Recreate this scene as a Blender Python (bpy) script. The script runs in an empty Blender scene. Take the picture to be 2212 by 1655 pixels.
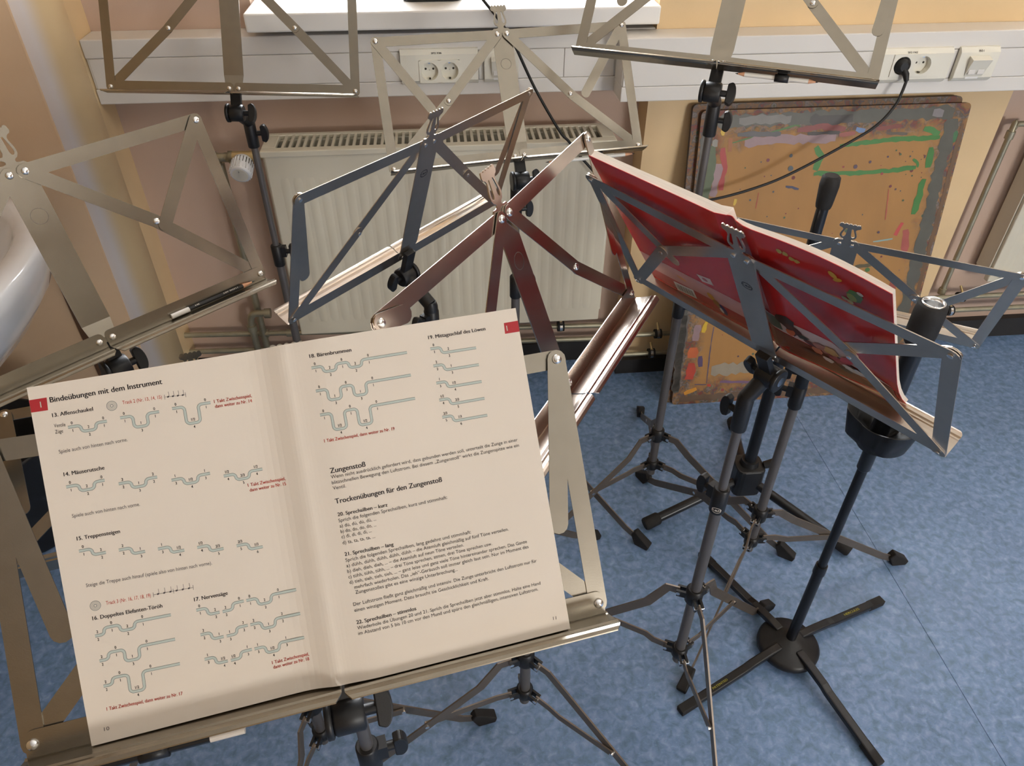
import bpy, bmesh, math, random
from mathutils import Vector, Matrix
random.seed(7)
V = Vector
scene = bpy.context.scene
COL = scene.collection

# ---------------------------------------------------------------- camera
cam_d = bpy.data.cameras.new('camera'); cam = bpy.data.objects.new('camera', cam_d); COL.objects.link(cam)
scene.camera = cam
cam_d.sensor_fit = 'HORIZONTAL'; cam_d.sensor_width = 36.0
cam_d.lens = 36.0 * 1595.25 / 2212.0
cam_d.clip_start = 0.02
_p, _y, _r = math.radians(38.891), math.radians(5.660), math.radians(0.222)
_f = V((math.sin(_y)*math.cos(_p), math.cos(_y)*math.cos(_p), -math.sin(_p)))
_ri = V((math.cos(_y), -math.sin(_y), 0)); _u = _ri.cross(_f)
_ri, _u = _ri*math.cos(_r)+_u*math.sin(_r), _u*math.cos(_r)-_ri*math.sin(_r)
cam.matrix_world = Matrix(((_ri.x, _u.x, -_f.x, 0), (_ri.y, _u.y, -_f.y, 0), (_ri.z, _u.z, -_f.z, 1.53), (0, 0, 0, 1)))

# ---------------------------------------------------------------- sky, daylight and lamps, exposure
world = bpy.data.worlds.new('sky'); scene.world = world; world.use_nodes = True
bg = world.node_tree.nodes['Background']
bg.inputs[0].default_value = (0.80, 0.90, 1.0, 1); bg.inputs[1].default_value = 3.0
def area(name, loc, rot, sx, sy, power, color):
    l = bpy.data.lights.new(name, 'AREA'); l.shape = 'RECTANGLE'; l.size = sx; l.size_y = sy
    l.energy = power; l.color = color
    o = bpy.data.objects.new(name, l); COL.objects.link(o); o.location = loc; o.rotation_euler = rot
    return o
# daylight entering through the two windows over the sill plus an added rear fill light
area('daylight_window_1', (0.05, 2.34, 1.87), (math.radians(-90), 0, 0), 0.92, 1.4, 85, (0.95, 0.97, 1.0))
area('daylight_window_2', (2.55, 2.34, 1.87), (math.radians(-90), 0, 0), 1.75, 1.4, 310, (0.95, 0.97, 1.0))
area('added_rear_fill', (3.35, -4.72, 1.6), (math.radians(90), 0, 0), 1.6, 1.2, 125, (1.0, 0.97, 0.92))
scene.view_settings.view_transform = 'Standard'; scene.view_settings.look = 'None'
scene.view_settings.gamma = 1.0; scene.view_settings.use_curve_mapping = False
scene.view_settings.exposure = 0.55
try: scene.cycles.use_denoising = True
except Exception: pass

# ---------------------------------------------------------------- materials
MATS = {}
def srgb(r, g, b):
    f = lambda c: (c/255/12.92) if c/255 <= 0.04045 else ((c/255+0.055)/1.055)**2.4
    return (f(r), f(g), f(b), 1)
def mat(name, col, rough=0.5, metal=0.0, var=0.06, vscale=20.0, bump=0.0, bscale=200.0, spec=0.5, coat=0.0, aniso=0.0, stretch=None):
    if name in MATS: return MATS[name]
    m = bpy.data.materials.new(name); m.use_nodes = True; MATS[name] = m
    nt = m.node_tree; b = nt.nodes['Principled BSDF']
    b.inputs['Roughness'].default_value = rough; b.inputs['Metallic'].default_value = metal
    b.inputs['Specular IOR Level'].default_value = spec; b.inputs['Coat Weight'].default_value = coat
    tc = nt.nodes.new('ShaderNodeTexCoord'); src = tc.outputs['Object']
    if stretch:
        mp = nt.nodes.new('ShaderNodeMapping'); mp.inputs['Scale'].default_value = stretch
        nt.links.new(src, mp.inputs[0]); src = mp.outputs[0]
    n = nt.nodes.new('ShaderNodeTexNoise'); n.inputs['Scale'].default_value = vscale; n.inputs['Detail'].default_value = 5
    nt.links.new(src, n.inputs['Vector'])
    cr = nt.nodes.new('ShaderNodeValToRGB'); e = cr.color_ramp.elements
    e[0].position, e[1].position = 0.3, 0.7
    e[0].color = tuple(c*(1-var) for c in col[:3])+(1,); e[1].color = tuple(min(1, c*(1+var)) for c in col[:3])+(1,)
    nt.links.new(n.outputs['Fac'], cr.inputs[0]); nt.links.new(cr.outputs[0], b.inputs['Base Color'])
    if bump:
        n2 = nt.nodes.new('ShaderNodeTexNoise'); n2.inputs['Scale'].default_value = bscale; n2.inputs['Detail'].default_value = 3
        nt.links.new(src, n2.inputs['Vector'])
        bp = nt.nodes.new('ShaderNodeBump'); bp.inputs['Strength'].default_value = bump; bp.inputs['Distance'].default_value = 0.002
        nt.links.new(n2.outputs['Fac'], bp.inputs['Height']); nt.links.new(bp.outputs[0], b.inputs['Normal'])
    return m
NICKEL = mat('brushed_nickel', (0.34, 0.305, 0.25, 1), 0.27, 1.0, 0.04, 60, 0.015, 900)
NICKEL_S = mat('bright_nickel', (0.54, 0.465, 0.40, 1), 0.26, 1.0, 0.03, 60, 0.0, 700)
RIVET = mat('rivet_zinc', (0.86, 0.87, 0.88, 1), 0.22, 1.0, 0.02)
TUBE = mat('grey_tube', srgb(112, 108, 106), 0.42, 0.5, 0.05, 30)
LEGM = mat('leg_steel', srgb(128, 117, 106), 0.42, 0.7, 0.05, 40)
BLACK = mat('black_plastic', srgb(27, 27, 29), 0.42, 0, 0.15, 40, 0.05, 800)
RUBBER = mat('black_rubber', srgb(30, 28, 28), 0.75, 0, 0.2, 60, 0.1, 500)
BLKTUBE = mat('black_lacquered_tube', srgb(24, 25, 29), 0.3, 0, 0.1, 30)
PAPER = mat('cream_paper', srgb(228, 218, 206), 0.85, 0, 0.015, 9, 0.03, 300, spec=0.2)
PAPEREDGE = mat('page_edges', srgb(222, 212, 200), 0.9, 0, 0.10, 30, 0, spec=0.1, stretch=(1, 1, 60))
INK = mat('black_ink', srgb(38, 32, 36), 0.7, 0, 0.02)
INKG = mat('grey_ink', srgb(88, 82, 84), 0.7, 0, 0.02)
INKR = mat('red_ink', srgb(190, 62, 44), 0.7, 0, 0.02)
TABR = mat('red_tab', srgb(176, 38, 46), 0.6, 0, 0.03)
WHITEINK = mat('paper_white_print', srgb(230, 222, 210), 0.8, 0, 0.01)
SLIDE = mat('slide_tube_print', srgb(190, 200, 194), 0.8, 0, 0.01)
SLIDED = mat('slide_tube_outline', srgb(112, 122, 122), 0.8, 0, 0.01)
CDG = mat('disc_print_grey', srgb(196, 190, 180), 0.7, 0, 0.05, 80)
DUCTM = mat('duct_white_plastic', srgb(226, 222, 216), 0.4, 0, 0.015, 6)
SOCK = mat('socket_cream_plastic', srgb(232, 228, 214), 0.35, 0, 0.01)
RADW = mat('radiator_enamel', srgb(216, 210, 192), 0.35, 0, 0.03, 7)
DARKIN = mat('dark_interior', srgb(58, 54, 44), 0.8, 0, 0.2)
PINKW = mat('pink_wall_paint', srgb(198, 172, 154), 0.6, 0, 0.04, 5, 0.10, 260)
YELW = mat('yellow_wall_paint', srgb(228, 198, 152), 0.55, 0, 0.05, 5, 0.10, 260)
ORGW = mat('orange_wall_paint', srgb(224, 194, 160), 0.6, 0, 0.04, 5, 0.10, 260)
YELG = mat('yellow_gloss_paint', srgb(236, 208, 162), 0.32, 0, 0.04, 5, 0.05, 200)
CEILM = mat('ceiling_white', srgb(230, 222, 208), 0.9, 0, 0.02, 5)
NICKEL_B = mat('grey_nickel', (0.56, 0.485, 0.41, 1), 0.28, 1.0, 0.03, 60, 0.0, 700)
BROWNW = mat('classroom_brown_wall', srgb(100, 78, 54), 0.8, 0, 0.03, 4)
BACKW = mat('classroom_tan_wall', srgb(158, 130, 92), 0.8, 0, 0.03, 4)
BASEB = mat('black_baseboard', srgb(38, 36, 36), 0.6, 0, 0.15, 20)
SILLM = mat('window_sill_white', srgb(238, 236, 232), 0.35, 0, 0.01, 8)
PIPE = mat('zinc_pipe', srgb(170, 164, 142), 0.4, 0.6, 0.12, 30)
BRASS = mat('valve_brass', srgb(200, 176, 130), 0.35, 0.6, 0.08, 30)
REDC = mat('red_cover', srgb(198, 38, 36), 0.25, 0, 0.03, 6, coat=0.15)
PORC = mat('white_porcelain', srgb(232, 234, 238), 0.12, 0, 0.01, 6, coat=0.5)
PENBLK = mat('pencil_black_lacquer', srgb(26, 26, 28), 0.3, 0, 0.05)
PENWHT = mat('pencil_white_lacquer', srgb(226, 224, 218), 0.35, 0, 0.02)
WOOD = mat('pencil_wood', srgb(214, 160, 126), 0.7, 0, 0.1, 90)
LEAD = mat('graphite', srgb(40, 40, 42), 0.5, 0.2, 0.05)
CABLE = mat('cable_black', srgb(24, 24, 24), 0.5, 0, 0.05)
BROWN = mat('brown_strip', srgb(92, 66, 48), 0.7, 0, 0.15, 12)
CHROME = mat('chrome', (0.9, 0.9, 0.92, 1), 0.12, 1.0, 0.01)
YELP = mat('yellow_print', srgb(196, 188, 70), 0.6, 0, 0.02)
GLASSM = None
def glass():
    m = bpy.data.materials.new('window_glass'); m.use_nodes = True; nt = m.node_tree
    for n in list(nt.nodes):
        if n.type != 'OUTPUT_MATERIAL': nt.nodes.remove(n)
    out = [n for n in nt.nodes if n.type == 'OUTPUT_MATERIAL'][0]
    t = nt.nodes.new('ShaderNodeBsdfTransparent'); g = nt.nodes.new('ShaderNodeBsdfGlossy'); g.inputs['Roughness'].default_value = 0.02
    fr = nt.nodes.new('ShaderNodeFresnel'); fr.inputs[0].default_value = 1.45
    mx = nt.nodes.new('ShaderNodeMixShader')
    nt.links.new(fr.outputs[0], mx.inputs[0]); nt.links.new(t.outputs[0], mx.inputs[1]); nt.links.new(g.outputs[0], mx.inputs[2])
    nt.links.new(mx.outputs[0], out.inputs[0]); return m
GLASSM = glass()
def floor_material():
    m = bpy.data.materials.new('blue_marbled_linoleum'); m.use_nodes = True; nt = m.node_tree; b = nt.nodes['Principled BSDF']
    b.inputs['Roughness'].default_value = 0.42; b.inputs['Specular IOR Level'].default_value = 0.45
    tc = nt.nodes.new('ShaderNodeTexCoord')
    def noise(s, det, stretch=(1, 1, 1)):
        mp = nt.nodes.new('ShaderNodeMapping'); mp.inputs['Scale'].default_value = stretch; nt.links.new(tc.outputs['Object'], mp.inputs[0])
        n = nt.nodes.new('ShaderNodeTexNoise'); n.inputs['Scale'].default_value = s; n.inputs['Detail'].default_value = det
        n.inputs['Distortion'].default_value = 0.6; nt.links.new(mp.outputs[0], n.inputs['Vector']); return n
    def ramp(src, stops):
        r = nt.nodes.new('ShaderNodeValToRGB'); e = r.color_ramp.elements
        while len(e) < len(stops): e.new(0.5)
        for i, (p, c) in enumerate(stops): e[i].position = p; e[i].color = c
        nt.links.new(src, r.inputs[0]); return r
    n1 = noise(58, 6); n2 = noise(210, 4, (1, 1.5, 1)); n3 = noise(6, 3)
    r1 = ramp(n1.outputs['Fac'], [(0.28, srgb(112, 146, 180)), (0.5, srgb(137, 171, 204)), (0.74, srgb(170, 196, 218))])
    r2 = ramp(n2.outputs['Fac'], [(0.30, srgb(88, 108, 136)), (0.42, srgb(128, 128, 128)), (0.60, srgb(128, 128, 128)), (0.75, srgb(170, 186, 200))])
    mx = nt.nodes.new('ShaderNodeMix'); mx.data_type = 'RGBA'; mx.blend_type = 'OVERLAY'; mx.inputs[0].default_value = 0.55
    nt.links.new(r1.outputs[0], mx.inputs[6]); nt.links.new(r2.outputs[0], mx.inputs[7])
    r3 = ramp(n3.outputs['Fac'], [(0.3, (0.88, 0.88, 0.90, 1)), (0.7, (1, 1, 1, 1))])
    m2 = nt.nodes.new('ShaderNodeMix'); m2.data_type = 'RGBA'; m2.blend_type = 'MULTIPLY'; m2.inputs[0].default_value = 1
    nt.links.new(mx.outputs[2], m2.inputs[6]); nt.links.new(r3.outputs[0], m2.inputs[7])
    # dark crumbs and scuffs
    vo = nt.nodes.new('ShaderNodeTexVoronoi'); vo.inputs['Scale'].default_value = 9; nt.links.new(tc.outputs['Object'], vo.inputs['Vector'])
    r4 = ramp(vo.outputs['Distance'], [(0.0, (0.45, 0.45, 0.5, 1)), (0.035, (1, 1, 1, 1))])
    m3 = nt.nodes.new('ShaderNodeMix'); m3.data_type = 'RGBA'; m3.blend_type = 'MULTIPLY'; m3.inputs[0].default_value = 0.6
    nt.links.new(m2.outputs[2], m3.inputs[6]); nt.links.new(r4.outputs[0], m3.inputs[7])
    nt.links.new(m3.outputs[2], b.inputs['Base Color'])
    bp = nt.nodes.new('ShaderNodeBump'); bp.inputs['Strength'].default_value = 0.06; bp.inputs['Distance'].default_value = 0.002
    nt.links.new(n2.outputs['Fac'], bp.inputs['Height']); nt.links.new(bp.outputs[0], b.inputs['Normal'])
    return m
FLOORM = floor_material()
def board_material(name, base):
    m = bpy.data.materials.new(name); m.use_nodes = True; nt = m.node_tree; b = nt.nodes['Principled BSDF']; b.inputs['Roughness'].default_value = 0.55
    tc = nt.nodes.new('ShaderNodeTexCoord')
    def noise(s, det, off=0.0, st=(1, 1, 1)):
        mp = nt.nodes.new('ShaderNodeMapping'); mp.inputs['Location'].default_value = (off, off*1.7, 0); mp.inputs['Scale'].default_value = st
        nt.links.new(tc.outputs['Object'], mp.inputs[0])
        n = nt.nodes.new('ShaderNodeTexNoise'); n.inputs['Scale'].default_value = s; n.inputs['Detail'].default_value = det; nt.links.new(mp.outputs[0], n.inputs['Vector']); return n
    def ramp(src, stops, interp='LINEAR'):
        r = nt.nodes.new('ShaderNodeValToRGB'); r.color_ramp.interpolation = interp; e = r.color_ramp.elements
        while len(e) < len(stops): e.new(0.5)
        for i, (p, c) in enumerate(stops): e[i].position = p; e[i].color = c
        nt.links.new(src, r.inputs[0]); return r
    def mix(a, bb, fac, mode='MIX'):
        x = nt.nodes.new('ShaderNodeMix'); x.data_type = 'RGBA'; x.blend_type = mode
        nt.links.new(a, x.inputs[6]); nt.links.new(bb, x.inputs[7])
        if isinstance(fac, float): x.inputs[0].default_value = fac
        else: nt.links.new(fac, x.inputs[0])
        return x.outputs[2]
    def mth(op, a, c):
        x = nt.nodes.new('ShaderNodeMath'); x.operation = op
        for i, q in enumerate((a, c)):
            if isinstance(q, (int, float)): x.inputs[i].default_value = q
            else: nt.links.new(q, x.inputs[i])
        return x.outputs[0]
    base_r = ramp(noise(14, 5, st=(1, 0.35, 1)).outputs['Fac'], [(0.3, tuple(c*0.88 for c in base[:3])+(1,)), (0.7, base)])
    cols = [srgb(74, 72, 62), srgb(96, 76, 50), srgb(124, 54, 46), srgb(80, 76, 76), srgb(136, 92, 50), srgb(84, 78, 68), srgb(126, 108, 106), srgb(72, 84, 62), srgb(98, 70, 44)]
    pal = ramp(noise(30, 6, 5.3, (1.0, 1.0, 1)).outputs['Fac'], [(0.30+0.05*i, c) for i, c in enumerate(cols)])
    # paint that gathered around the rim of the board (board-local coordinates 0..1)
    sep = nt.nodes.new('ShaderNodeSeparateXYZ'); nt.links.new(tc.outputs['Generated'], sep.inputs[0])
    dx = mth('MINIMUM', sep.outputs['X'], mth('SUBTRACT', 1.0, sep.outputs['X']))
    dy = mth('MINIMUM', sep.outputs['Y'], mth('SUBTRACT', 1.0, sep.outputs['Y']))
    dd = mth('MINIMUM', dx, dy)
    wob = mth('MULTIPLY', mth('SUBTRACT', noise(16, 5, 2.1).outputs['Fac'], 0.5), 0.16)
    rim = ramp(mth('ADD', dd, wob), [(0.05, (1, 1, 1, 1)), (0.11, (0, 0, 0, 1))])
    patch = ramp(noise(40, 5, 9.0).outputs['Fac'], [(0.36, (0.35, 0.35, 0.35, 1)), (0.50, (1, 1, 1, 1))])
    fac = mth('MULTIPLY', rim.outputs[0], patch.outputs[0])
    c = mix(base_r.outputs[0], pal.outputs[0], fac)
    vo = nt.nodes.new('ShaderNodeTexVoronoi'); vo.inputs['Scale'].default_value = 18; nt.links.new(tc.outputs['Object'], vo.inputs['Vector'])
    dots = ramp(vo.outputs['Distance'], [(0.085, (1, 1, 1, 1)), (0.11, (0, 0, 0, 1))])
    sepc = nt.nodes.new('ShaderNodeSeparateColor'); nt.links.new(vo.outputs['Color'], sepc.inputs[0])
    dcol = ramp(sepc.outputs[0], [(0.0, srgb(110, 50, 50)), (0.3, srgb(70, 90, 70)), (0.55, srgb(80, 70, 90)), (0.8, srgb(140, 60, 60))], 'CONSTANT')
    sel = mth('MULTIPLY', dots.outputs[0], mth('GREATER_THAN', sepc.outputs[1], 0.45))
    c = mix(c, dcol.outputs[0], sel)
    nt.links.new(c, b.inputs['Base Color'])
    bp = nt.nodes.new('ShaderNodeBump'); bp.inputs['Strength'].default_value = 0.25; bp.inputs['Distance'].default_value = 0.001
    nt.links.new(fac, bp.inputs['Height']); nt.links.new(bp.outputs[0], b.inputs['Normal'])
    return m

# ---------------------------------------------------------------- mesh helpers
class MB:
    """collects geometry, built into ONE mesh object"""
    def __init__(s): s.v = []; s.f = []; s.sm = []
    def add(s, verts, faces, smooth=False):
        o = len(s.v); s.v += [tuple(v) for v in verts]; s.f += [tuple(i+o for i in f) for f in faces]; s.sm += [smooth]*len(faces)
    def box(s, lo, hi, fr=None):
        x0, y0, z0 = lo; x1, y1, z1 = hi
        vs = [V(p) for p in ((x0,y0,z0),(x1,y0,z0),(x1,y1,z0),(x0,y1,z0),(x0,y0,z1),(x1,y0,z1),(x1,y1,z1),(x0,y1,z1))]
        if fr: vs = [fr @ v for v in vs]
        s.add(vs, [(3,2,1,0),(4,5,6,7),(0,1,5,4),(1,2,6,5),(2,3,7,6),(3,0,4,7)])
    def rbox(s, lo, hi, r=0.003, fr=None, seg=3):
        # box with edges rounded in plan (x,y) and a small chamfer along z
        x0, y0, z0 = lo; x1, y1, z1 = hi; r = min(r, (x1-x0)/2.01, (y1-y0)/2.01)
        pts = []
        for cx, cy, a0 in ((x1-r, y1-r, 0), (x0+r, y1-r, 90), (x0+r, y0+r, 180), (x1-r, y0+r, 270)):
            for k in range(seg+1):
                a = math.radians(a0+90*k/seg); pts.append((cx+r*math.cos(a), cy+r*math.sin(a)))
        s.prism(pts, z0, z1, fr)
    def prism(s, pts, z0, z1, fr=None):
        n = len(pts); vs = [V((p[0], p[1], z0)) for p in pts]+[V((p[0], p[1], z1)) for p in pts]
        if fr: vs = [fr @ v for v in vs]
        s.add(vs, [tuple(range(n-1, -1, -1)), tuple(range(n, 2*n))]+[(i, (i+1) % n, n+(i+1) % n, n+i) for i in range(n)])
    def strip(s, p0, p1, w, z0, z1, fr=None, ext=0.0, seg=6):
        p0 = V(p0).to_2d() if len(p0) == 3 else V((p0[0], p0[1])); p1 = V((p1[0], p1[1]))
        d = (p1-p0).normalized(); n = V((-d.y, d.x)); r = w/2; pts = []
        for c, sg in ((p1, 1), (p0, -1)):
            for k in range(seg+1):
                a = -math.pi/2+math.pi*k/seg
                pts.append(c+sg*(d*math.cos(a)*r+n*math.sin(a)*r))
        s.prism([(p.x, p.y) for p in pts], z0, z1, fr)
    def tube(s, pts, r, n=10, caps=True):
        pts = [V(p) for p in pts]; rs = r if isinstance(r, (list, tuple)) else [r]*len(pts)
        d0 = (pts[1]-pts[0]).normalized(); up = V((0, 0, 1)) if abs(d0.z) < 0.9 else V((1, 0, 0))
        nrm = (up-d0*up.dot(d0)).normalized(); rings = []
        for i, p in enumerate(pts):
            d = ((pts[min(i+1, len(pts)-1)]-p).normalized()+(p-pts[max(i-1, 0)]).normalized())
            d = d.normalized() if d.length > 1e-6 else d0
            nrm = (nrm-d*nrm.dot(d)).normalized(); b = d.cross(nrm)
            rings.append([p+(nrm*math.cos(2*math.pi*k/n)+b*math.sin(2*math.pi*k/n))*rs[i] for k in range(n)])
        vs = [q for ring in rings for q in ring]
        fs = [(i*n+k, i*n+(k+1) % n, (i+1)*n+(k+1) % n, (i+1)*n+k) for i in range(len(pts)-1) for k in range(n)]
        s.add(vs, fs, True)
        if caps:
            s.add(rings[0], [tuple(range(n-1, -1, -1))]); s.add(rings[-1], [tuple(range(n))])
    def lathe(s, prof, n=24, fr=None, smooth=True, caps=True):
        # prof: list of (r, h), spun around local z
        m = len(prof); vs = []
        for r, h in prof:
            for k in range(n):
                a = 2*math.pi*k/n; v = V((r*math.cos(a), r*math.sin(a), h)); vs.append(fr @ v if fr else v)
        fs = [(i*n+k, i*n+(k+1) % n, (i+1)*n+(k+1) % n, (i+1)*n+k) for i in range(m-1) for k in range(n)]
        s.add(vs, fs, smooth)
        if caps and prof[0][0] > 1e-6: s.add(vs[:n], [tuple(range(n-1, -1, -1))])
        if caps and prof[-1][0] > 1e-6: s.add(vs[-n:], [tuple(range(n))])
    def sweep_rect(s, pts, w, t, side):
        # flat strip on edge: width w across (perp. to path and side), thickness t along side
        pts = [V(p) for p in pts]; sd = V(side).normalized(); vs = []
        for i, p in enumerate(pts):
            d = ((pts[min(i+1, len(pts)-1)]-p).normalized()+(p-pts[max(i-1, 0)]).normalized()).normalized()
            u = sd.cross(d).normalized()
            vs += [p+u*w/2+sd*t/2, p+u*w/2-sd*t/2, p-u*w/2-sd*t/2, p-u*w/2+sd*t/2]
        n = len(pts); fs = [(0, 1, 2, 3), tuple(4*(n-1)+k for k in (3, 2, 1, 0))]
        for i in range(n-1):
            for k in range(4): fs.append((4*i+k, 4*i+4+k, 4*i+4+(k+1) % 4, 4*i+(k+1) % 4))
        s.add(vs, fs)
    def build(s, name, m, parent=None, bevel=0.0, origin=None):
        me = bpy.data.meshes.new(name)
        o = V(origin) if origin is not None else (parent.matrix_world.translation if (parent is not None and parent.type == 'EMPTY') else V((0, 0, 0)))
        if parent is not None and parent.type != 'EMPTY': o = V(parent.get('org', (0, 0, 0)))
        me.from_pydata([tuple(V(v)-o) for v in s.v], [], s.f)
        me.polygons.foreach_set('use_smooth', s.sm); me.materials.append(m)
        bm = bmesh.new(); bm.from_mesh(me); bmesh.ops.recalc_face_normals(bm, faces=bm.faces[:])
        if bevel:
            es = [e for e in bm.edges if len(e.link_faces) == 2 and e.calc_face_angle(0) > 0.6]
            try: bmesh.ops.bevel(bm, geom=es, offset=bevel, segments=2, affect='EDGES', profile=0.5, clamp_overlap=True)
            except Exception: pass
        bm.to_mesh(me); bm.free()
        ob = bpy.data.objects.new(name, me); COL.objects.link(ob)
        ob['org'] = tuple(o)
        if parent is not None:
            ob.parent = parent
        else: ob.location = o
        return ob
def tag(o, label, cat, group=None):
    o['label'] = label; o['category'] = cat
    if group: o['group'] = group
    return o
def thing(name, loc, label, cat, group=None):
    o = bpy.data.objects.new(name, None); COL.objects.link(o); o.location = loc; o.empty_display_size = 0.05
    o.matrix_world = Matrix.Translation(V(loc))
    return tag(o, label, cat, group)
def structure(o):
    o['kind'] = 'structure'; return o
def frame(o, x, y, z):
    return Matrix(((x[0], y[0], z[0], o[0]), (x[1], y[1], z[1], o[1]), (x[2], y[2], z[2], o[2]), (0, 0, 0, 1)))
def axis_frame(o, z, xhint=(1, 0, 0)):
    z = V(z).normalized(); x = V(xhint); x = x-z*x.dot(z)
    if x.length < 1e-4: x = V((0, 1, 0))-z*z.y
    x.normalize(); return frame(V(o), x, z.cross(x), z)
def box_obj(name, lo, hi, m, parent=None, bevel=0.0):
    b = MB(); b.box(lo, hi); return b.build(name, m, parent, bevel)
def cyl(name, p0, p1, r, m, parent, n=16, bevel=0.0):
    b = MB(); b.tube([p0, p1], r, n); return b.build(name, m, parent, bevel)
def text_verts(txt, offset=0.0, size=1.0):
    cu = bpy.data.curves.new('t', 'FONT'); cu.body = txt; cu.size = size; cu.offset = offset; cu.resolution_u = 3; cu.fill_mode = 'FRONT'
    ob = bpy.data.objects.new('t', cu); COL.objects.link(ob)
    dg = bpy.context.evaluated_depsgraph_get(); me = ob.evaluated_get(dg).to_mesh()
    vs = [(v.co.x, v.co.y) for v in me.vertices]; fs = [tuple(p.vertices) for p in me.polygons]
    ob.evaluated_get(dg).to_mesh_clear(); bpy.data.objects.remove(ob); bpy.data.curves.remove(cu)
    return vs, fs
_tc = {}
def put_text(mb, txt, fn, x0, y0, x1=None, y1=None, size=4.0, bold=False, center=False):
    """lay text from (x0,y0) to (x1,y1) (mm) and map every vertex through fn"""
    k = (txt, bold)
    if k not in _tc:
        vs0, fs0 = text_verts(txt); vs, fs = [], []
        for sh in ((-0.022, 0.0, 0.022) if bold else (0.0,)):     # heavier weight by overprinting
            o = len(vs); vs += [(a+sh, c) for a, c in vs0]; fs += [tuple(i+o for i in f) for f in fs0]
        _tc[k] = (vs, fs)
    vs, fs = _tc[k]
    if not vs: return
    mn = min(v[0] for v in vs); mx = max(v[0] for v in vs)
    if x1 is None:
        sx = size*0.86; a = 0
        if center: x0 -= (mx-mn)*sx/2
    else:
        L = math.hypot(x1-x0, y1-y0); sx = L/(mx-mn); a = math.atan2(y1-y0, x1-x0)
    c, s_ = math.cos(a), math.sin(a)
    mb.add([fn(x0+(vx-mn)*sx*c-vy*size*s_, y0+(vx-mn)*sx*s_+vy*size*c) for vx, vy in vs], fs)

# ================================================================ THE ROOM
X0, X1, Y0, YW, ZC = -1.42, 4.3, -4.6, 2.02, 3.05
fl = MB(); fl.box((X0, Y0, -0.05), (1.0575, 2.3, 0)); fl.box((1.0595, Y0, -0.05), (X1, 2.3, 0)); fl.box((1.0575, Y0, -0.05), (1.0595, 2.3, -0.0012))
structure(fl.build('floor', FLOORM))
structure(box_obj('ceiling', (X0, Y0, ZC), (X1, 2.3, ZC+0.1), CEILM))
# back wall: niche with the window, pier, second niche with the second window
w = MB()
w.box((-0.83, YW, 0), (0.56, 2.36, 1.08)); w.box((-0.83, YW, 1.08), (-0.44, 2.36, ZC)); w.box((-0.44, YW, 2.62), (0.56, 2.36, ZC))
structure(w.build('wall_back_niche', PINKW))
w = MB(); w.box((0.548, 1.93, 0), (1.565, 2.36, ZC))
structure(w.build('wall_back_pier', YELW))
w = MB()
w.box((1.565, YW, 0), (X1, 2.36, 1.08)); w.box((1.565, YW, 2.62), (X1, 2.36, ZC)); w.box((1.565, YW, 1.08), (1.67, 2.36, 2.62)); w.box((3.43, YW, 1.08), (X1, 2.36, 2.62))
structure(w.build('wall_back_far', PINKW))
# left pillar with rounded glossy corner and the wall to the left of it
pts = [(-0.83, 2.36), (-0.83, 1.925)]
for k in range(1, 13):
    a = math.radians(90*k/12); pts.append((-0.92+0.09*math.cos(a), 1.925-0.09*math.sin(a)))
pts += [(-1.1, 1.835), (-1.1, 2.36)]
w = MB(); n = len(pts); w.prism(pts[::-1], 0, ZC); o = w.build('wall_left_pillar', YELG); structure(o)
# the rounded corner of the pillar carries a pale stripe with a soft edge, blended into its colour along X
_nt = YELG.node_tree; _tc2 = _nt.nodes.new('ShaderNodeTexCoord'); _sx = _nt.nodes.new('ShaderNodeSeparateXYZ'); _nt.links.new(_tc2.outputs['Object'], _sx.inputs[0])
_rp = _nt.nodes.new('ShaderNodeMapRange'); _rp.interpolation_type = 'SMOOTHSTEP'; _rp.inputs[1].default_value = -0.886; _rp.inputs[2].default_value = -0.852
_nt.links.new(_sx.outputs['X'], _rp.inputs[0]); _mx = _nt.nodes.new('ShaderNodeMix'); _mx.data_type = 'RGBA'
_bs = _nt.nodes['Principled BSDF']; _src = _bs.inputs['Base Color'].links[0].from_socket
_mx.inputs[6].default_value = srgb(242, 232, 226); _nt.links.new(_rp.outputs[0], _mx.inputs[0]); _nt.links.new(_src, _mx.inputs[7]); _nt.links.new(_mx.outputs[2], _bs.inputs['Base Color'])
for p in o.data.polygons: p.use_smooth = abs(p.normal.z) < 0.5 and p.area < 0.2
structure(box_obj('wall_left_front', (X0, 1.828, 0), (-0.905, 1.95, ZC), ORGW))
structure(box_obj('wall_left', (X0-0.1, Y0, 0), (X0, 1.95, ZC), BACKW))
structure(box_obj('wall_right', (X1, Y0, 0), (X1+0.1, 2.36, ZC), BROWNW))
w = MB(); XA, XB, ZA, ZB = 2.5, 4.2, 0.95, 2.25
for lo, hi in (((X0, Y0-0.1, 0), (X1, Y0, ZA)), ((X0, Y0-0.1, ZB), (X1, Y0, ZC)), ((X0, Y0-0.1, ZA), (XA, Y0, ZB)), ((XB, Y0-0.1, ZA), (X1, Y0, ZB))): w.box(lo, hi)
structure(w.build('wall_rear', BACKW))
fr = MB(); xm = (XA+XB)/2
for lo, hi in (((XA, ZA), (XA+0.06, ZB)), ((XB-0.06, ZA), (XB, ZB)), ((XA+0.06, ZA), (XB-0.06, ZA+0.06)), ((XA+0.06, ZB-0.06), (XB-0.06, ZB)), ((xm-0.04, ZA+0.06), (xm+0.04, ZB-0.06))): fr.box((lo[0], Y0-0.08, lo[1]), (hi[0], Y0-0.02, hi[1]))
f3 = structure(fr.build('added_fill_window', SILLM, None, 0.003))  # unseen rear window, added to go with the fill light
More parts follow.
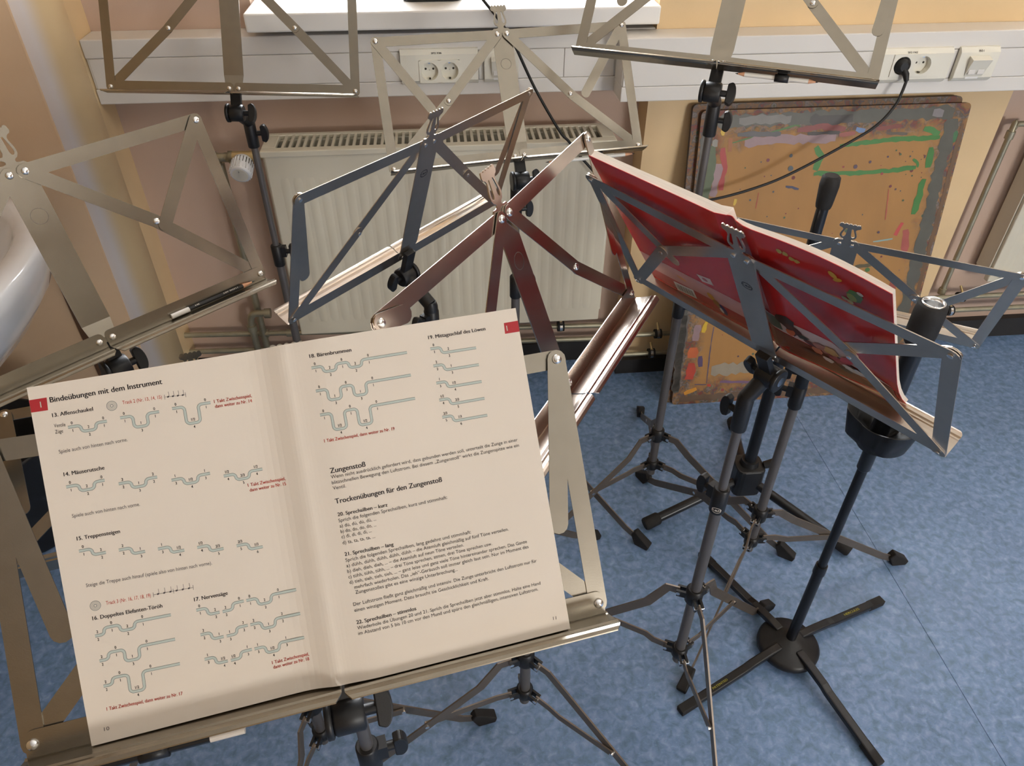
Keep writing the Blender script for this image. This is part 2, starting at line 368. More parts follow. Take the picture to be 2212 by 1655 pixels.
for a, b in ((XA+0.06, xm-0.04), (xm+0.04, XB-0.06)): box_obj('pane', (a, Y0-0.053, ZA+0.06), (b, Y0-0.047, ZB-0.06), GLASSM, f3)
# baseboards
structure(box_obj('baseboard_niche', (-0.83, 1.995, 0), (0.548, 2.02, 0.075), BASEB))
structure(box_obj('baseboard_pier', (0.536, 1.905, 0), (1.575, 1.93, 0.055), BASEB))
structure(box_obj('baseboard_far', (1.575, 1.995, 0), (X1, 2.02, 0.075), BASEB))
structure(box_obj('baseboard_left', (X0, 1.808, 0), (-0.90, 1.828, 0.075), BASEB))
def window(name, xa, xb, za, zb):
    fr = MB()
    t = 0.055
    for lo, hi in (((xa, 2.24, za), (xa+t, 2.30, zb)), ((xb-t, 2.24, za), (xb, 2.30, zb)), ((xa+t, 2.24, za), (xb-t, 2.30, za+t)), ((xa+t, 2.24, zb-t), (xb-t, 2.30, zb)), (((xa+xb)/2-0.04, 2.235, za+t), ((xa+xb)/2+0.04, 2.305, zb-t))):
        fr.box(lo, hi)
    f = structure(fr.build(name, SILLM, None, 0.003))
    for a, b in ((xa+t, (xa+xb)/2-0.04), ((xa+xb)/2+0.04, xb-t)):
        box_obj('pane', (a, 2.266, za+t), (b, 2.272, zb-t), GLASSM, f)
window('window_1', -0.44, 0.55, 1.125, 2.62); window('window_2', 1.67, 3.43, 1.125, 2.62)
# window sills
b = MB(); b.rbox((-0.436, 1.898, 1.083), (0.545, 2.25, 1.124), 0.006); structure(b.build('trim_window_sill', SILLM, None, 0.004))
b = MB(); b.rbox((1.60, 1.898, 1.083), (3.46, 2.25, 1.124), 0.006); structure(b.build('trim_window_sill', SILLM, None, 0.004))

# ---------------------------------------------------------------- cable ducts with sockets
def duct(x0, x1, yf, yb, z0, z1, label):
    t = thing('cable_duct', ((x0+x1)/2, (yf+yb)/2, z0), label, 'cable duct')
    h = z1-z0; z_a, z_b = z0+0.037, z1-0.043
    b = MB(); b.box((x0, yf, z0), (x1, yb, z_a-0.0008)); b.box((x0, yf, z_b+0.0008), (x1, yb, z1)); b.box((x0, yf+0.004, z_a-0.0008), (x1, yb, z_b+0.0008))
    b.build('body', DUCTM, t, 0.0025)
    return t, z_a, z_b
tL, zaL, zbL = duct(-0.829, 0.5475, 1.935, 2.019, 0.918, 1.067, 'white plastic cable duct on the pink niche wall above the radiator')
tR, zaR, zbR = duct(0.452, 2.6, 1.845, 1.929, 0.917, 1.066, 'white plastic cable duct running along the yellow pier at right')
def lid(t, xa, xb, yf, za, zb):
    box_obj('lid', (xa, yf+0.0003, za), (xb, yf+0.004, zb), DUCTM, t, 0.0012)
lid(tL, -0.823, -0.090, 1.935, zaL, zbL); lid(tL, 0.105, 0.117, 1.935, zaL, zbL); lid(tL, 0.205, 0.32, 1.935, zaL, zbL); lid(tL, 0.3215, 0.45, 1.935, zaL, zbL)
lid(tR, 0.455, 1.082, 1.845, zaR, zbR); lid(tR, 1.287, 1.303, 1.845, zaR, zbR); lid(tR, 1.408, 2.0, 1.845, zaR, zbR)
def cover_plate(t, xa, xb, yf, za, zb, name='cover', hole=None):
    b = MB(); d = 0.014
    # bowed cover plate of a duct module
    prof = [(zb+0.008, 0.0), (zb+0.007, 0.006), (zb-0.004, d), (za+0.004, d), (za-0.004, 0.007), (za-0.008, 0.0)]
    def bar(pr, xl, xr):
        nn = len(pr); vs = [(xl, yf-p[1], p[0]) for p in pr]+[(xr, yf-p[1], p[0]) for p in pr]
        b.add(vs, [tuple(range(nn)), tuple(range(2*nn-1, nn-1, -1))]+[(i, nn+i, nn+(i+1) % nn, (i+1) % nn) for i in range(nn)])
    if hole:
        hx0, hx1, hz0, hz1 = hole
        bar(prof, xa, hx0); bar(prof, hx1, xb); bar(prof[:3]+[(hz1, d), (hz1, 0.0)], hx0, hx1); bar([(hz0, 0.0), (hz0, d)]+prof[3:], hx0, hx1)
        return b.build(name, SOCK, t), yf-d
    bar(prof, xa, xb)
    return b.build(name, SOCK, t, 0.0012), yf-d
def socket_pair(x0, x1, cx, dx, zc, yf, za, zb, txt, label):
    t = thing('power_socket', ((x0+x1)/2, yf, za), label, 'socket')
    fw, fh = dx*1.03, 0.027
    p, yy = cover_plate(t, x0, x1, yf, za, zb, 'cover', (cx-dx/2+0.0003, cx+dx*1.5-0.0003, zc-fh+0.0003, zc+fh-0.0003))
    fb = MB()
    R = 0.0215
    for i, c in enumerate((cx, cx+dx)):
        # square plate with a round hole, built as ring faces
        N = 32; h2x = dx/2; out = []; inn = []
        for k in range(N):
            a = 2*math.pi*k/N; ca, sa = math.cos(a), math.sin(a)
            s = min(h2x/abs(ca) if abs(ca) > 1e-6 else 9, fh/abs(sa) if abs(sa) > 1e-6 else 9)
            out.append((c+ca*s, zc+sa*s)); inn.append((c+ca*R, zc+sa*R))
        y1, y2 = yy-0.0025, yy
        vs = [(o[0], y1, o[1]) for o in out]+[(q[0], y1, q[1]) for q in inn]+[(o[0], y2, o[1]) for o in out]
        fs = [(k, (k+1) % N, N+(k+1) % N, N+k) for k in range(N)]+[(k, (k+1) % N, 2*N+(k+1) % N, 2*N+k) for k in range(N)]
        fb.add(vs, fs)
        wl = MB(); wl.lathe([(R, 0), (R-0.001, 0.0155), (0.001, 0.0158)], 32, axis_frame((c, y1, zc), (0, 1, 0)), False, False)
        well = wl.build('socket_well', SOCK, t)
        for sx in (-0.0095, 0.0095): cyl('contact_hole', (c+sx, y1+0.0150, zc+0.003), (c+sx, y1+0.0156, zc+0.003), 0.0027, DARKIN, t, 12)
        for sz in (1, -1): box_obj('earth_clip', (c-0.0025, y1+0.006, zc+sz*(R-0.003)-0.0015), (c+0.0025, y1+0.012, zc+sz*(R-0.003)+0.0015), RIVET if sz > 0 else DARKIN, t)
    fb.build('frame', SOCK, t)
    lb = MB(); put_text(lb, txt, lambda x, z: ((x)/1000, yf-0.0082, z/1000), cx*1000+4, zb*1000+0.5, cx*1000+4+len(txt)*3.6, zb*1000+0.5, 6.0, True)
    # label print follows the sloped shoulder of the cover
    sl = lambda x, z: (x/1000, yf-(0.0068+(0.0066)*max(0, min(1, ((zb+0.007)*1000-z)/11.0)))-0.0011, z/1000)
    lb = MB(); put_text(lb, txt, sl, cx*1000+6, zb*1000-2.5, cx*1000+6+26, zb*1000-2.5, 5.0, True); lb.build('printed_label', INK, t)
    return t
socket_pair(-0.088, 0.103, -0.018, 0.050, 0.981, 1.935, zaL, zbL, '2F2 F36', 'cream double power socket labelled 2F2 F36 with both sockets empty')
socket_pair(1.084, 1.285, 1.157, 0.053, 0.992, 1.845, zaR, zbR, '2F2 F42', 'cream double power socket labelled 2F2 F42 with a black plug in it')
def data_outlet(x0, x1, yf, za, zb, txt, label):
    t = thing('data_outlet', ((x0+x1)/2, yf, za), label, 'data outlet')
    p, yy = cover_plate(t, x0, x1, yf, za, zb)
    xm = (x0+x1)/2
    b = MB(); vs = [(xm-0.026, yy, zb-0.012), (xm+0.026, yy, zb-0.012), (xm+0.026, yy-0.019, zb-0.018), (xm-0.026, yy-0.019, zb-0.018),
                    (xm-0.024, yy-0.001, za+0.008), (xm+0.024, yy-0.001, za+0.008), (xm+0.026, yy-0.017, zb-0.022), (xm-0.026, yy-0.017, zb-0.022)]
    b.add(vs, [(0, 1, 2, 3), (3, 2, 6, 7), (7, 6, 5, 4), (0, 3, 7, 4), (1, 5, 6, 2), (0, 4, 5, 1)]); b.build('angled_hood', SOCK, t, 0.001)
    for sx in (-0.012, 0.012):
        box_obj('dust_flap', (xm+sx-0.009, yy-0.0085, za+0.014), (xm+sx+0.009, yy-0.004, za+0.026), DUCTM, t, 0.001)
    box_obj('label_window', (xm-0.02, yf-0.0150, za+0.002), (xm+0.014, yf-0.0135, za+0.007), SILLM, t)
    if txt:
        sl = lambda x, z: (x/1000, yf-(0.0068+(0.0066)*max(0, min(1, ((zb+0.007)*1000-z)/11.0)))-0.0011, z/1000)
        lb = MB(); put_text(lb, txt, sl, xm*1000-6, zb*1000-3.0, xm*1000+7, zb*1000-3.0, 6.5, False); lb.build('printed_label', INK, t)
data_outlet(1.304, 1.408, 1.845, zaR, zbR, 'B01', 'cream data outlet with angled hood labelled B01 at far right')
data_outlet(0.118, 0.204, 1.935, zaL, zbL, '', 'cream data outlet half hidden behind the far centre music stand')
# mains plug and cable that runs up to the sill
t = thing('mains_plug', (1.157, 1.84, 0.97), 'black angled mains plug in the left socket of the pier duct', 'plug')
b = MB(); b.lathe([(0.0185, 0.0), (0.0188, 0.012), (0.016, 0.022), (0.010, 0.025)], 24, axis_frame((1.157, 1.842, 0.992), (0, -1, 0))); b.build('plug_body', CABLE, t)
b = MB(); b.tube([(1.160, 1.826, 0.985), (1.166, 1.816, 0.974), (1.170, 1.812, 0.960)], [0.009, 0.008, 0.0055], 12); b.build('strain_relief', CABLE, t)
def smooth_path(pts, n=6):
    pts = [V(p) for p in pts]; out = []
    for i in range(len(pts)-1):
        p0 = pts[max(i-1, 0)]; p1 = pts[i]; p2 = pts[i+1]; p3 = pts[min(i+2, len(pts)-1)]
        for k in range(n):
            u = k/n; out.append(0.5*((2*p1)+(p2-p0)*u+(2*p0-5*p1+4*p2-p3)*u*u+(3*p1-p0-3*p2+p3)*u**3))
    out.append(pts[-1]); return out
b = MB(); b.tube(smooth_path([(1.170, 1.812, 0.962), (1.160, 1.80, 0.935), (1.150, 1.795, 0.905), (1.120, 1.79, 0.864), (1.071, 1.79, 0.826), (0.930, 1.79, 0.743), (0.838, 1.79, 0.703), (0.724, 1.79, 0.673), (0.60, 1.80, 0.655), (0.47, 1.81, 0.68), (0.372, 1.82, 0.772), (0.326, 1.83, 0.826), (0.300, 1.84, 0.853), (0.238, 1.86, 0.953), (0.187, 1.87, 1.054), (0.152, 1.883, 1.105), (0.115, 1.897, 1.147), (0.085, 1.93, 1.185), (0.06, 1.99, 1.20)]), 0.0036, 8)
tag(b.build('power_cable', CABLE), 'thin black power cable sagging from the sill across the radiator to the plug', 'cable')
b = MB(); b.rbox((-0.075, 1.985, 1.1245), (0.075, 2.13, 1.36), 0.03, None, 5)
tag(b.build('sill_device', CABLE, None, 0.004), 'dark device standing on the window sill at the top edge of the photo', 'device')

# ---------------------------------------------------------------- radiators
def radiator(x0, x1, yf, yb, z0, z1, label, full=True):
    t = thing('radiator', ((x0+x1)/2, (yf+yb)/2, z0), label, 'radiator')
    b = MB(); b.box((x0, yf, z0), (x1, yf+0.022, z1-0.012)); b.build('front_panel', RADW, t, 0.004)
    b = MB(); b.box((x0, yb-0.022, z0), (x1, yb, z1-0.012)); b.build('rear_panel', RADW, t, 0.004)
    b = MB(); b.box((x0+0.012, yf+0.023, z0+0.01), (x1-0.012, yb-0.023, z1-0.03)); b.build('convector_core', DARKIN, t)
    for sx, x in ((0, x0-0.005), (1, x1+0.001)):
        box_obj('side_cover', (x, yf+0.012, z0+0.03), (x+0.004, yb-0.004, z1-0.004), RADW, t, 0.001)
    # pressed channels: shallow ribs that end in rounded dimples top and bottom
    nch = int(round((x1-x0)/0.0347)); st = (x1-x0-0.05)/nch
    for i in range(nch):
        cx = x0+0.025+st*(i+0.5); hw = st*0.36
        prof = [(-hw, 0), (-hw*0.55, 0.0005), (0, 0.00075), (hw*0.55, 0.0005), (hw, 0)]
        zs = [(z0+0.045, 0.0), (z0+0.058, 1.0), (z0+0.075, 1.0), (z1-0.105, 1.0), (z1-0.085, 1.0), (z1-0.072, 0.0)]
        vs = []; fs = []
        for zz, k in zs:
            for px, py in prof: vs.append((cx+px*(0.75+0.25*k), yf-py*k*2.0-0.0001, zz))
        for a in range(len(zs)-1):
            for c in range(len(prof)-1): q = a*len(prof)+c; fs.append((q, q+1, q+len(prof)+1, q+len(prof)))
        m = MB(); m.add(vs, fs, True); m.build('channel', RADW, t)
    # top grille: frame and bars
    fr = MB(); fb = 0.03
    fr.box((x0-0.007, yf-0.003, z1-0.016), (x1+0.007, yf+0.024, z1)); fr.box((x0-0.007, yb-0.018, z1-0.012), (x1+0.007, yb, z1))
    fr.box((x0-0.007, yf+0.024, z1-0.012), (x0+0.028, yb-0.018, z1)); fr.box((x1-0.028, yf+0.024, z1-0.012), (x1+0.007, yb-0.018, z1))
    fr.build('grille_frame', RADW, t, 0.0025)
    n = int((x1-x0-0.056)/0.0176); s2 = (x1-x0-0.056)/n; base = None
    for i in range(1, n):
        x = x0+0.028+i*s2
        m = MB(); m.box((x-0.0035, yf+0.024, z1-0.009), (x+0.0035, yb-0.018, z1-0.001)); m.build('grille_bar', RADW, t)
    return t
radiator(-0.445, 0.447, 1.845, 1.972, 0.264, 0.822, 'white panel radiator with slotted top under the window in the pink niche')
r2 = radiator(1.757, 2.60, 1.935, 2.012, 0.270, 0.80, 'pale panel radiator cut off by the right edge of the photo')
cyl('blind_plug', (1.800, 1.935, 0.30), (1.800, 1.926, 0.30), 0.014, RADW, r2, 20); cyl('plug_core', (1.800, 1.926, 0.30), (1.800, 1.923, 0.30), 0.008, BRASS, r2, 16)
# thermostat head and valve
t = thing('radiator_valve', (-0.50, 1.90, 0.775), 'white ribbed thermostat head with brass valve at the radiator left end', 'valve')
cyl('connection_pipe', (-0.452, 1.905, 0.787), (-0.475, 1.905, 0.787), 0.010, BRASS, t, 14)
b = MB(); b.tube([(-0.475, 1.905, 0.787), (-0.535, 1.905, 0.787)], 0.015, 14); b.build('valve_body', BRASS, t)
b = MB(); b.tube([(-0.535, 1.905, 0.787), (-0.545, 1.905, 0.787), (-0.546, 1.905, 0.787), (-0.556, 1.905, 0.787)], [0.017, 0.017, 0.013, 0.013], 8); b.build('union_nut', PIPE, t)
b = MB(); b.tube(smooth_path([(-0.556, 1.905, 0.787), (-0.574, 1.908, 0.787), (-0.588, 1.925, 0.785), (-0.590, 1.945, 0.775), (-0.590, 1.955, 0.75)]), 0.011, 12); b.build('feed_pipe', PIPE, t)
hz = V((-0.06, -0.93, -0.36)).normalized(); hf = axis_frame((-0.507, 1.893, 0.784), hz)
b = MB(); b.lathe([(0.020, 0), (0.0245, 0.006), (0.0265, 0.02), (0.0268, 0.050), (0.0245, 0.0545), (0.0215, 0.0555)], 36, hf); hd = b.build('thermostat_head', PORC, t)
b = MB(); b.lathe([(0.0195, 0.0540), (0.0195, 0.0562)], 32, hf, False); b.build('end_cap', SOCK, t, 0.0006)
for k in range(22):
    a = 2*math.pi*k/22
    rf = hf @ Matrix.Rotation(a, 4, 'Z')
    m = MB(); m.box((0.0255, -0.0013, 0.016), (0.0285, 0.0013, 0.050), rf); m.build('grip_rib', PORC, t)
    m = MB(); m.box((0.0255, 0.0015, 0.012), (0.0270, 0.0030, 0.030), rf); m.build('vent_slot', DARKIN, t)
m = MB(); put_text(m, '3', lambda x, y: hf @ V((x/1000, y/1000, 0.0564)), -2, 9, None, None, 7, True); m.build('printed_mark', INKG, t)
# heating pipes
def pipe(name, pts, r, label, clamps=(), joints=()):
    p0 = V(pts[0]); t = thing(name, pts[len(pts)//2], label, 'pipe')
    b = MB(); b.tube(smooth_path(pts, 4) if len(pts) > 2 else pts, r, 12); b.build('tube', PIPE, t)
    for c in joints:
        b = MB(); b.tube([V(c[0]), V(c[1])], r*1.45, 12); b.build('fitting', PIPE, t, 0.001)
    for c in clamps:
        c = V(c)
        for sx in (-0.0075, 0.0075): cyl('clamp_rubber', c+V((sx-0.0035, 0, 0)), c+V((sx+0.0035, 0, 0)), r*2.05, RUBBER, t, 16)
        cyl('clamp_band', c+V((-0.0045, 0, 0)), c+V((0.0045, 0, 0)), r*2.2, RIVET, t, 16)
        cyl('clamp_bolt', c+V((0, 0, r*2)), c+V((0, 0.02, r*2+0.014)), 0.004, BRASS, t, 8)
    return t
pipe('heating_pipe', [(-0.83, 1.975, 0.197), (0.54, 1.975, 0.150)], 0.0085, 'upper grey heating pipe running along the niche wall under the radiator', [(0.355, 1.975, 0.157)], [((-0.60, 1.975, 0.189), (-0.575, 1.975, 0.188)), ((-0.52, 1.975, 0.186), (-0.49, 1.975, 0.185))])
pipe('heating_pipe', [(-0.83, 1.972, 0.135), (0.54, 1.972, 0.10)], 0.0085, 'lower grey heating pipe running along the niche wall above the black baseboard')
pipe('heating_pipe', [(0.548, 1.885, 0.170), (1.565, 1.885, 0.170)], 0.0075, 'upper pale heating pipe crossing the yellow pier with a rubber clamp', [(0.655, 1.885, 0.170)])
pipe('heating_pipe', [(0.548, 1.885, 0.094), (1.565, 1.885, 0.094)], 0.0075, 'lower pale heating pipe crossing the yellow pier with a rubber clamp', [(0.643, 1.885, 0.094)])
pipe('riser_pipe', [(-0.590, 1.972, 0.748), (-0.590, 1.972, 0.0)], 0.0105, 'dark grey vertical riser pipe left of the radiator')
pipe('riser_pipe', [(-0.545, 1.94, 0.285), (-0.590, 1.94, 0.286), (-0.606, 1.94, 0.272), (-0.61, 1.94, 0.23), (-0.61, 1.94, 0.135), (-0.61, 1.94, 0.0)], 0.0105, 'bent riser pipe with elbow at the lower left end of the radiator', (), [((-0.563, 1.94, 0.2855), (-0.545, 1.94, 0.285)), ((-0.61, 1.94, 0.245), (-0.61, 1.94, 0.225))])
pipe('riser_pipe', [(1.70, 1.985, 0.775), (1.665, 1.985, 0.775), (1.655, 1.98, 0.765), (1.652, 1.98, 0.74), (1.650, 1.98, 0.22)], 0.0085, 'thin vertical heating riser beside the yellow pier at the right edge', (), [((1.652, 1.98, 0.757), (1.652, 1.98, 0.735)), ((1.65, 1.98, 0.225), (1.65, 1.98, 0.205))])
pipe('heating_pipe', [(1.57, 1.955, 0.205), (2.6, 1.955, 0.200)], 0.0085, 'upper heating pipe under the radiator at the right edge', [(1.705, 1.955, 0.204)])
pipe('heating_pipe', [(1.57, 1.955, 0.152), (2.6, 1.955, 0.147)], 0.0085, 'lower heating pipe under the radiator at the right edge', [(1.685, 1.955, 0.151)])

# ---------------------------------------------------------------- wash basin corner at left
t = thing('wash_basin', (-1.14, 1.33, 0.35), 'white porcelain wash basin at the left edge', 'sink')
def oval(cx, cy, a, b_, z, n=40):
    out = []
    for k in range(n):
        an = 2*math.pi*k/n; out.append((max(cx+a*math.copysign(abs(math.cos(an))**0.75, math.cos(an)), X0+0.002), cy+b_*math.copysign(abs(math.sin(an))**0.85, math.sin(an)), z))
    return out
rings = [oval(*q) for q in ((-1.20, 1.35, 0.10, 0.12, 0.555), (-1.18, 1.35, 0.19, 0.22, 0.57), (-1.16, 1.34, 0.255, 0.31, 0.62), (-1.145, 1.33, 0.295, 0.365, 0.69), (-1.14, 1.33, 0.312, 0.390, 0.755), (-1.14, 1.33, 0.318, 0.398, 0.788), (-1.14, 1.33, 0.312, 0.392, 0.799),
         (-1.14, 1.33, 0.262, 0.335, 0.797), (-1.14, 1.33, 0.250, 0.320, 0.786), (-1.145, 1.33, 0.225, 0.29, 0.72), (-1.15, 1.33, 0.16, 0.21, 0.655), (-1.15, 1.33, 0.03, 0.03, 0.645))]
b = MB(); n = 40
b.add([v for r in rings for v in r], [(i*n+k, i*n+(k+1) % n, (i+1)*n+(k+1) % n, (i+1)*n+k) for i in range(len(rings)-1) for k in range(n)], True)
b.add(rings[0], [tuple(range(n-1, -1, -1))]); b.add(rings[-1], [tuple(range(n))]); b.build('basin', PORC, t)
b = MB(); b.lathe([(0.05, 0.40), (0.075, 0.42), (0.085, 0.50), (0.10, 0.58), (0.12, 0.63)], 28, frame((-1.22, 1.42, -0.06), (1, 0, 0), (0, 1, 0), (0, 0, 1))); b.build('half_pedestal', PORC, t)
cyl('drain', (-1.15, 1.33, 0.646), (-1.15, 1.33, 0.649), 0.022, CHROME, t, 20)
b = MB(); b.tube(smooth_path([(-1.41, 1.33, 0.88), (-1.36, 1.33, 0.90), (-1.28, 1.33, 0.90), (-1.25, 1.33, 0.86)]), 0.012, 12); b.build('tap', CHROME, t)
box_obj_ = box_obj('brown_wall_strip', (-1.045, 1.818, 0.075), (-1.012, 1.828, 0.72), BROWN); tag(box_obj_, 'dark brown vertical strip on the orange wall below the basin', 'wall strip')
# wastepaper bin under the basin
t = thing('waste_bin', (-1.13, 1.40, 0), 'black plastic waste bin on the floor below the wash basin', 'bin')
b = MB(); b.lathe([(0.105, 0.0), (0.11, 0.004), (0.15, 0.30), (0.155, 0.305), (0.155, 0.315), (0.148, 0.315), (0.105, 0.012), (0.0, 0.010)], 32, frame((-1.13, 1.40, 0), (1, 0, 0), (0, 1, 0), (0, 0, 1))); b.build('bin_body', BLACK, t)

# ---------------------------------------------------------------- painted drawing boards leaning on the pier
def board(bl, br, tl, tr, th, m, label, edge, r=0.012):
    bl, br, tl, tr = map(V, (bl, br, tl, tr)); x = ((br-bl)+(tr-tl)).normalized(); y = ((tl-bl)+(tr-br)); y = (y-x*y.dot(x)).normalized(); z = x.cross(y)
    w = ((br-bl).length+(tr-tl).length)/2; h = ((tl-bl).length+(tr-br).length)/2
    o = (bl+tl)/2-y*h/2
    fr = frame(o, x, y, z); tt = thing('drawing_board', o, label, 'board')
    mb = MB(); mb.rbox((0, 0, -th), (w, h, 0), r, None, 4)
    me = mb.build('panel', m, None); me.parent = tt; me.matrix_local = Matrix.Translation(-V(o)) @ fr
    me.data.materials.append(edge)
    for p in me.data.polygons:
        if abs(p.normal.z) < 0.5: p.material_index = 1
    return tt, fr, w, h
EDGE = mat('fibreboard_edge', srgb(108, 82, 58), 0.8, 0, 0.2, 60)
EDGE2 = mat('painted_board_edge', srgb(66, 56, 58), 0.6, 0, 0.4, 25)
bd2, fr2, w2, h2 = board((0.672, 1.743, 0), (1.430, 1.743, 0), (0.655, 1.905, 0.885), (1.385, 1.905, 0.888), 0.014, board_material('painted_board_rear', srgb(120, 86, 50)), 'rear drawing board with dark paint-stained rim leaning on the yellow pier', EDGE2)
bd, frb, wb, hb = board((0.690, 1.730, 0), (1.440, 1.730, 0), (0.676, 1.890, 0.874), (1.415, 1.890, 0.874), 0.010, board_material('painted_board_front', srgb(170, 124, 66)), 'front tan drawing board splashed with green, grey and red paint', EDGE)
def stroke(pts, wd, col, name='paint_stroke', jag=0.35, dz=0.0004, seed=1):
    rnd = random.Random(seed); P = []
    for i in range(len(pts)-1):
        a, c = V(pts[i]), V(pts[i+1]); nn = max(2, int((c-a).length/0.012))
        P += [a.lerp(c, k/nn) for k in range(nn)]
    P.append(V(pts[-1])); up = []; dn = []
    for i, p in enumerate(P):
        d = (P[min(i+1, len(P)-1)]-P[max(i-1, 0)]).normalized(); nrm = V((-d.y, d.x)); wv = wd/2
        if i in (0, len(P)-1): wv *= 0.7
        up.append(p+nrm*wv*(1-jag*rnd.random())); dn.append(p-nrm*wv*(1-jag*rnd.random()))
    vs = [frb @ V((q.x, q.y, dz)) for q in up]+[frb @ V((q.x, q.y, dz)) for q in dn]; k = len(P)
    mb = MB(); mb.add(vs, [(i, i+1, k+i+1, k+i) for i in range(k-1)])
    c = mat('paint_%02x%02x%02x' % col, srgb(*col), 0.45, 0, 0.10, 25, 0.1, 60)
    return mb.build(name, c, bd)
def P2(*l): return [V((a*wb, c*hb)) for a, c in l]
GR, GY, RD, PK = (56, 118, 46), (82, 81, 72), (158, 48, 44), (146, 120, 124)
SK = [  # points (fractions of the board), width (m), colour
 ([(0.06, 0.968), (0.40, 0.970), (0.94, 0.975)], 0.044, GY), ([(0.14, 0.966), (0.22, 0.972), (0.33, 0.968)], 0.028, (120, 116, 112)), ([(0.40, 0.966), (0.50, 0.962), (0.56, 0.968)], 0.034, (66, 60, 58)), ([(0.86, 0.974), (0.90, 0.972)], 0.03, (132, 126, 128)),
 ([(0.942, 0.955), (0.940, 0.80), (0.948, 0.64), (0.945, 0.46), (0.94, 0.20)], 0.048, GY), ([(0.985, 0.94), (0.985, 0.60), (0.98, 0.30)], 0.016, (104, 76, 50)),
 ([(0.02, 0.93), (0.022, 0.70), (0.012, 0.30), (0.010, 0.05)], 0.030, (78, 76, 70)), ([(0.05, 0.90), (0.05, 0.80), (0.045, 0.72)], 0.034, (80, 92, 62)), ([(0.050, 0.905), (0.070, 0.905)], 0.026, (138, 134, 126)), ([(0.036, 0.835), (0.072, 0.836)], 0.026, (146, 142, 134)),
 ([(0.085, 0.948), (0.086, 0.928)], 0.016, (206, 168, 44)), ([(0.12, 0.905), (0.35, 0.950), (0.37, 0.948)], 0.006, (70, 110, 50)),
 ([(0.17, 0.903), (0.27, 0.910), (0.51, 0.910)], 0.030, PK), ([(0.14, 0.928), (0.20, 0.930), (0.30, 0.926)], 0.016, (84, 82, 84)), ([(0.36, 0.935), (0.45, 0.945), (0.54, 0.935)], 0.020, (128, 58, 54)), ([(0.40, 0.926), (0.52, 0.926)], 0.012, (60, 52, 50)), ([(0.52, 0.918), (0.58, 0.922)], 0.016, (150, 80, 70)), ([(0.58, 0.934), (0.615, 0.929)], 0.020, (104, 132, 176)), ([(0.66, 0.932), (0.75, 0.940)], 0.014, (120, 56, 48)), ([(0.70, 0.918), (0.78, 0.915)], 0.010, (88, 78, 66)),
 ([(0.53, 0.886), (0.71, 0.899), (0.91, 0.901)], 0.016, GR), ([(0.44, 0.885), (0.468, 0.855), (0.452, 0.815)], 0.024, GR), ([(0.45, 0.804), (0.61, 0.802), (0.741, 0.804), (0.845, 0.812)], 0.017, GR), ([(0.852, 0.812), (0.846, 0.826), (0.826, 0.838)], 0.010, GR),
 ([(0.885, 0.872), (0.89, 0.81)], 0.026, GR), ([(0.888, 0.775), (0.884, 0.725), (0.880, 0.662)], 0.026, GR), ([(0.84, 0.930), (0.905, 0.913)], 0.020, (66, 128, 60)), ([(0.936, 0.932), (0.964, 0.882)], 0.042, (58, 106, 66)), ([(0.978, 0.876), (0.986, 0.856)], 0.014, (52, 60, 130)),
 ([(0.092, 0.892), (0.104, 0.833), (0.102, 0.764)], 0.022, RD), ([(0.084, 0.845), (0.080, 0.788), (0.072, 0.745)], 0.028, PK), ([(0.115, 0.92), (0.118, 0.88)], 0.016, (150, 90, 40)), ([(0.164, 0.735), (0.160, 0.715)], 0.012, (206, 172, 60)),
 ([(0.350, 0.768), (0.375, 0.765), (0.402, 0.758)], 0.010, (54, 54, 84)), ([(0.249, 0.752), (0.247, 0.702)], 0.005, (170, 70, 50)), ([(0.757, 0.746), (0.772, 0.648)], 0.006, (172, 84, 62)), ([(0.844, 0.636), (0.826, 0.594)], 0.020, (186, 70, 66)), ([(0.866, 0.612), (0.886, 0.536)], 0.030, (164, 80, 70)), ([(0.742, 0.576), (0.820, 0.583)], 0.007, (136, 164, 158)), ([(0.690, 0.492), (0.760, 0.495)], 0.014, (84, 74, 44)), ([(0.735, 0.479), (0.755, 0.478)], 0.016, (70, 112, 52)), ([(0.86, 0.45), (0.88, 0.36)], 0.030, (150, 70, 56)),
 ([(0.022, 0.347), (0.014, 0.245), (0.012, 0.056)], 0.034, (96, 88, 82)), ([(0.074, 0.310), (0.070, 0.250)], 0.030, PK), ([(0.110, 0.320), (0.100, 0.280)], 0.016, (206, 170, 40)), ([(0.066, 0.225), (0.066, 0.185)], 0.040, (190, 96, 50)), ([(0.068, 0.165), (0.062, 0.100)], 0.040, (176, 62, 44)), ([(0.100, 0.190), (0.106, 0.148)], 0.020, (84, 66, 100)),
 ([(0.143, 0.300), (0.139, 0.221), (0.142, 0.080)], 0.005, (92, 78, 98)), ([(0.090, 0.078), (0.142, 0.075)], 0.005, (92, 78, 98)), ([(0.155, 0.132), (0.30, 0.133), (0.42, 0.130)], 0.052, (146, 136, 120)), ([(0.200, 0.083), (0.30, 0.078), (0.40, 0.072)], 0.012, (112, 84, 116)), ([(0.048, 0.045), (0.100, 0.063)], 0.022, (204, 140, 44)), ([(0.145, 0.073), (0.162, 0.070)], 0.014, (184, 66, 46)), ([(0.03, 0.022), (0.30, 0.024), (0.96, 0.022)], 0.030, (98, 76, 58)), ([(0.42, 0.09), (0.46, 0.06)], 0.022, (140, 160, 110)), ([(0.46, 0.10), (0.475, 0.09)], 0.02, (170, 60, 50))]
for i, (pl, wd, col) in enumerate(SK): stroke(P2(*pl), wd, col, jag=0.5 if wd > 0.008 else 0.7, dz=0.0003+0.00006*(i % 9), seed=i)
rnd = random.Random(5)
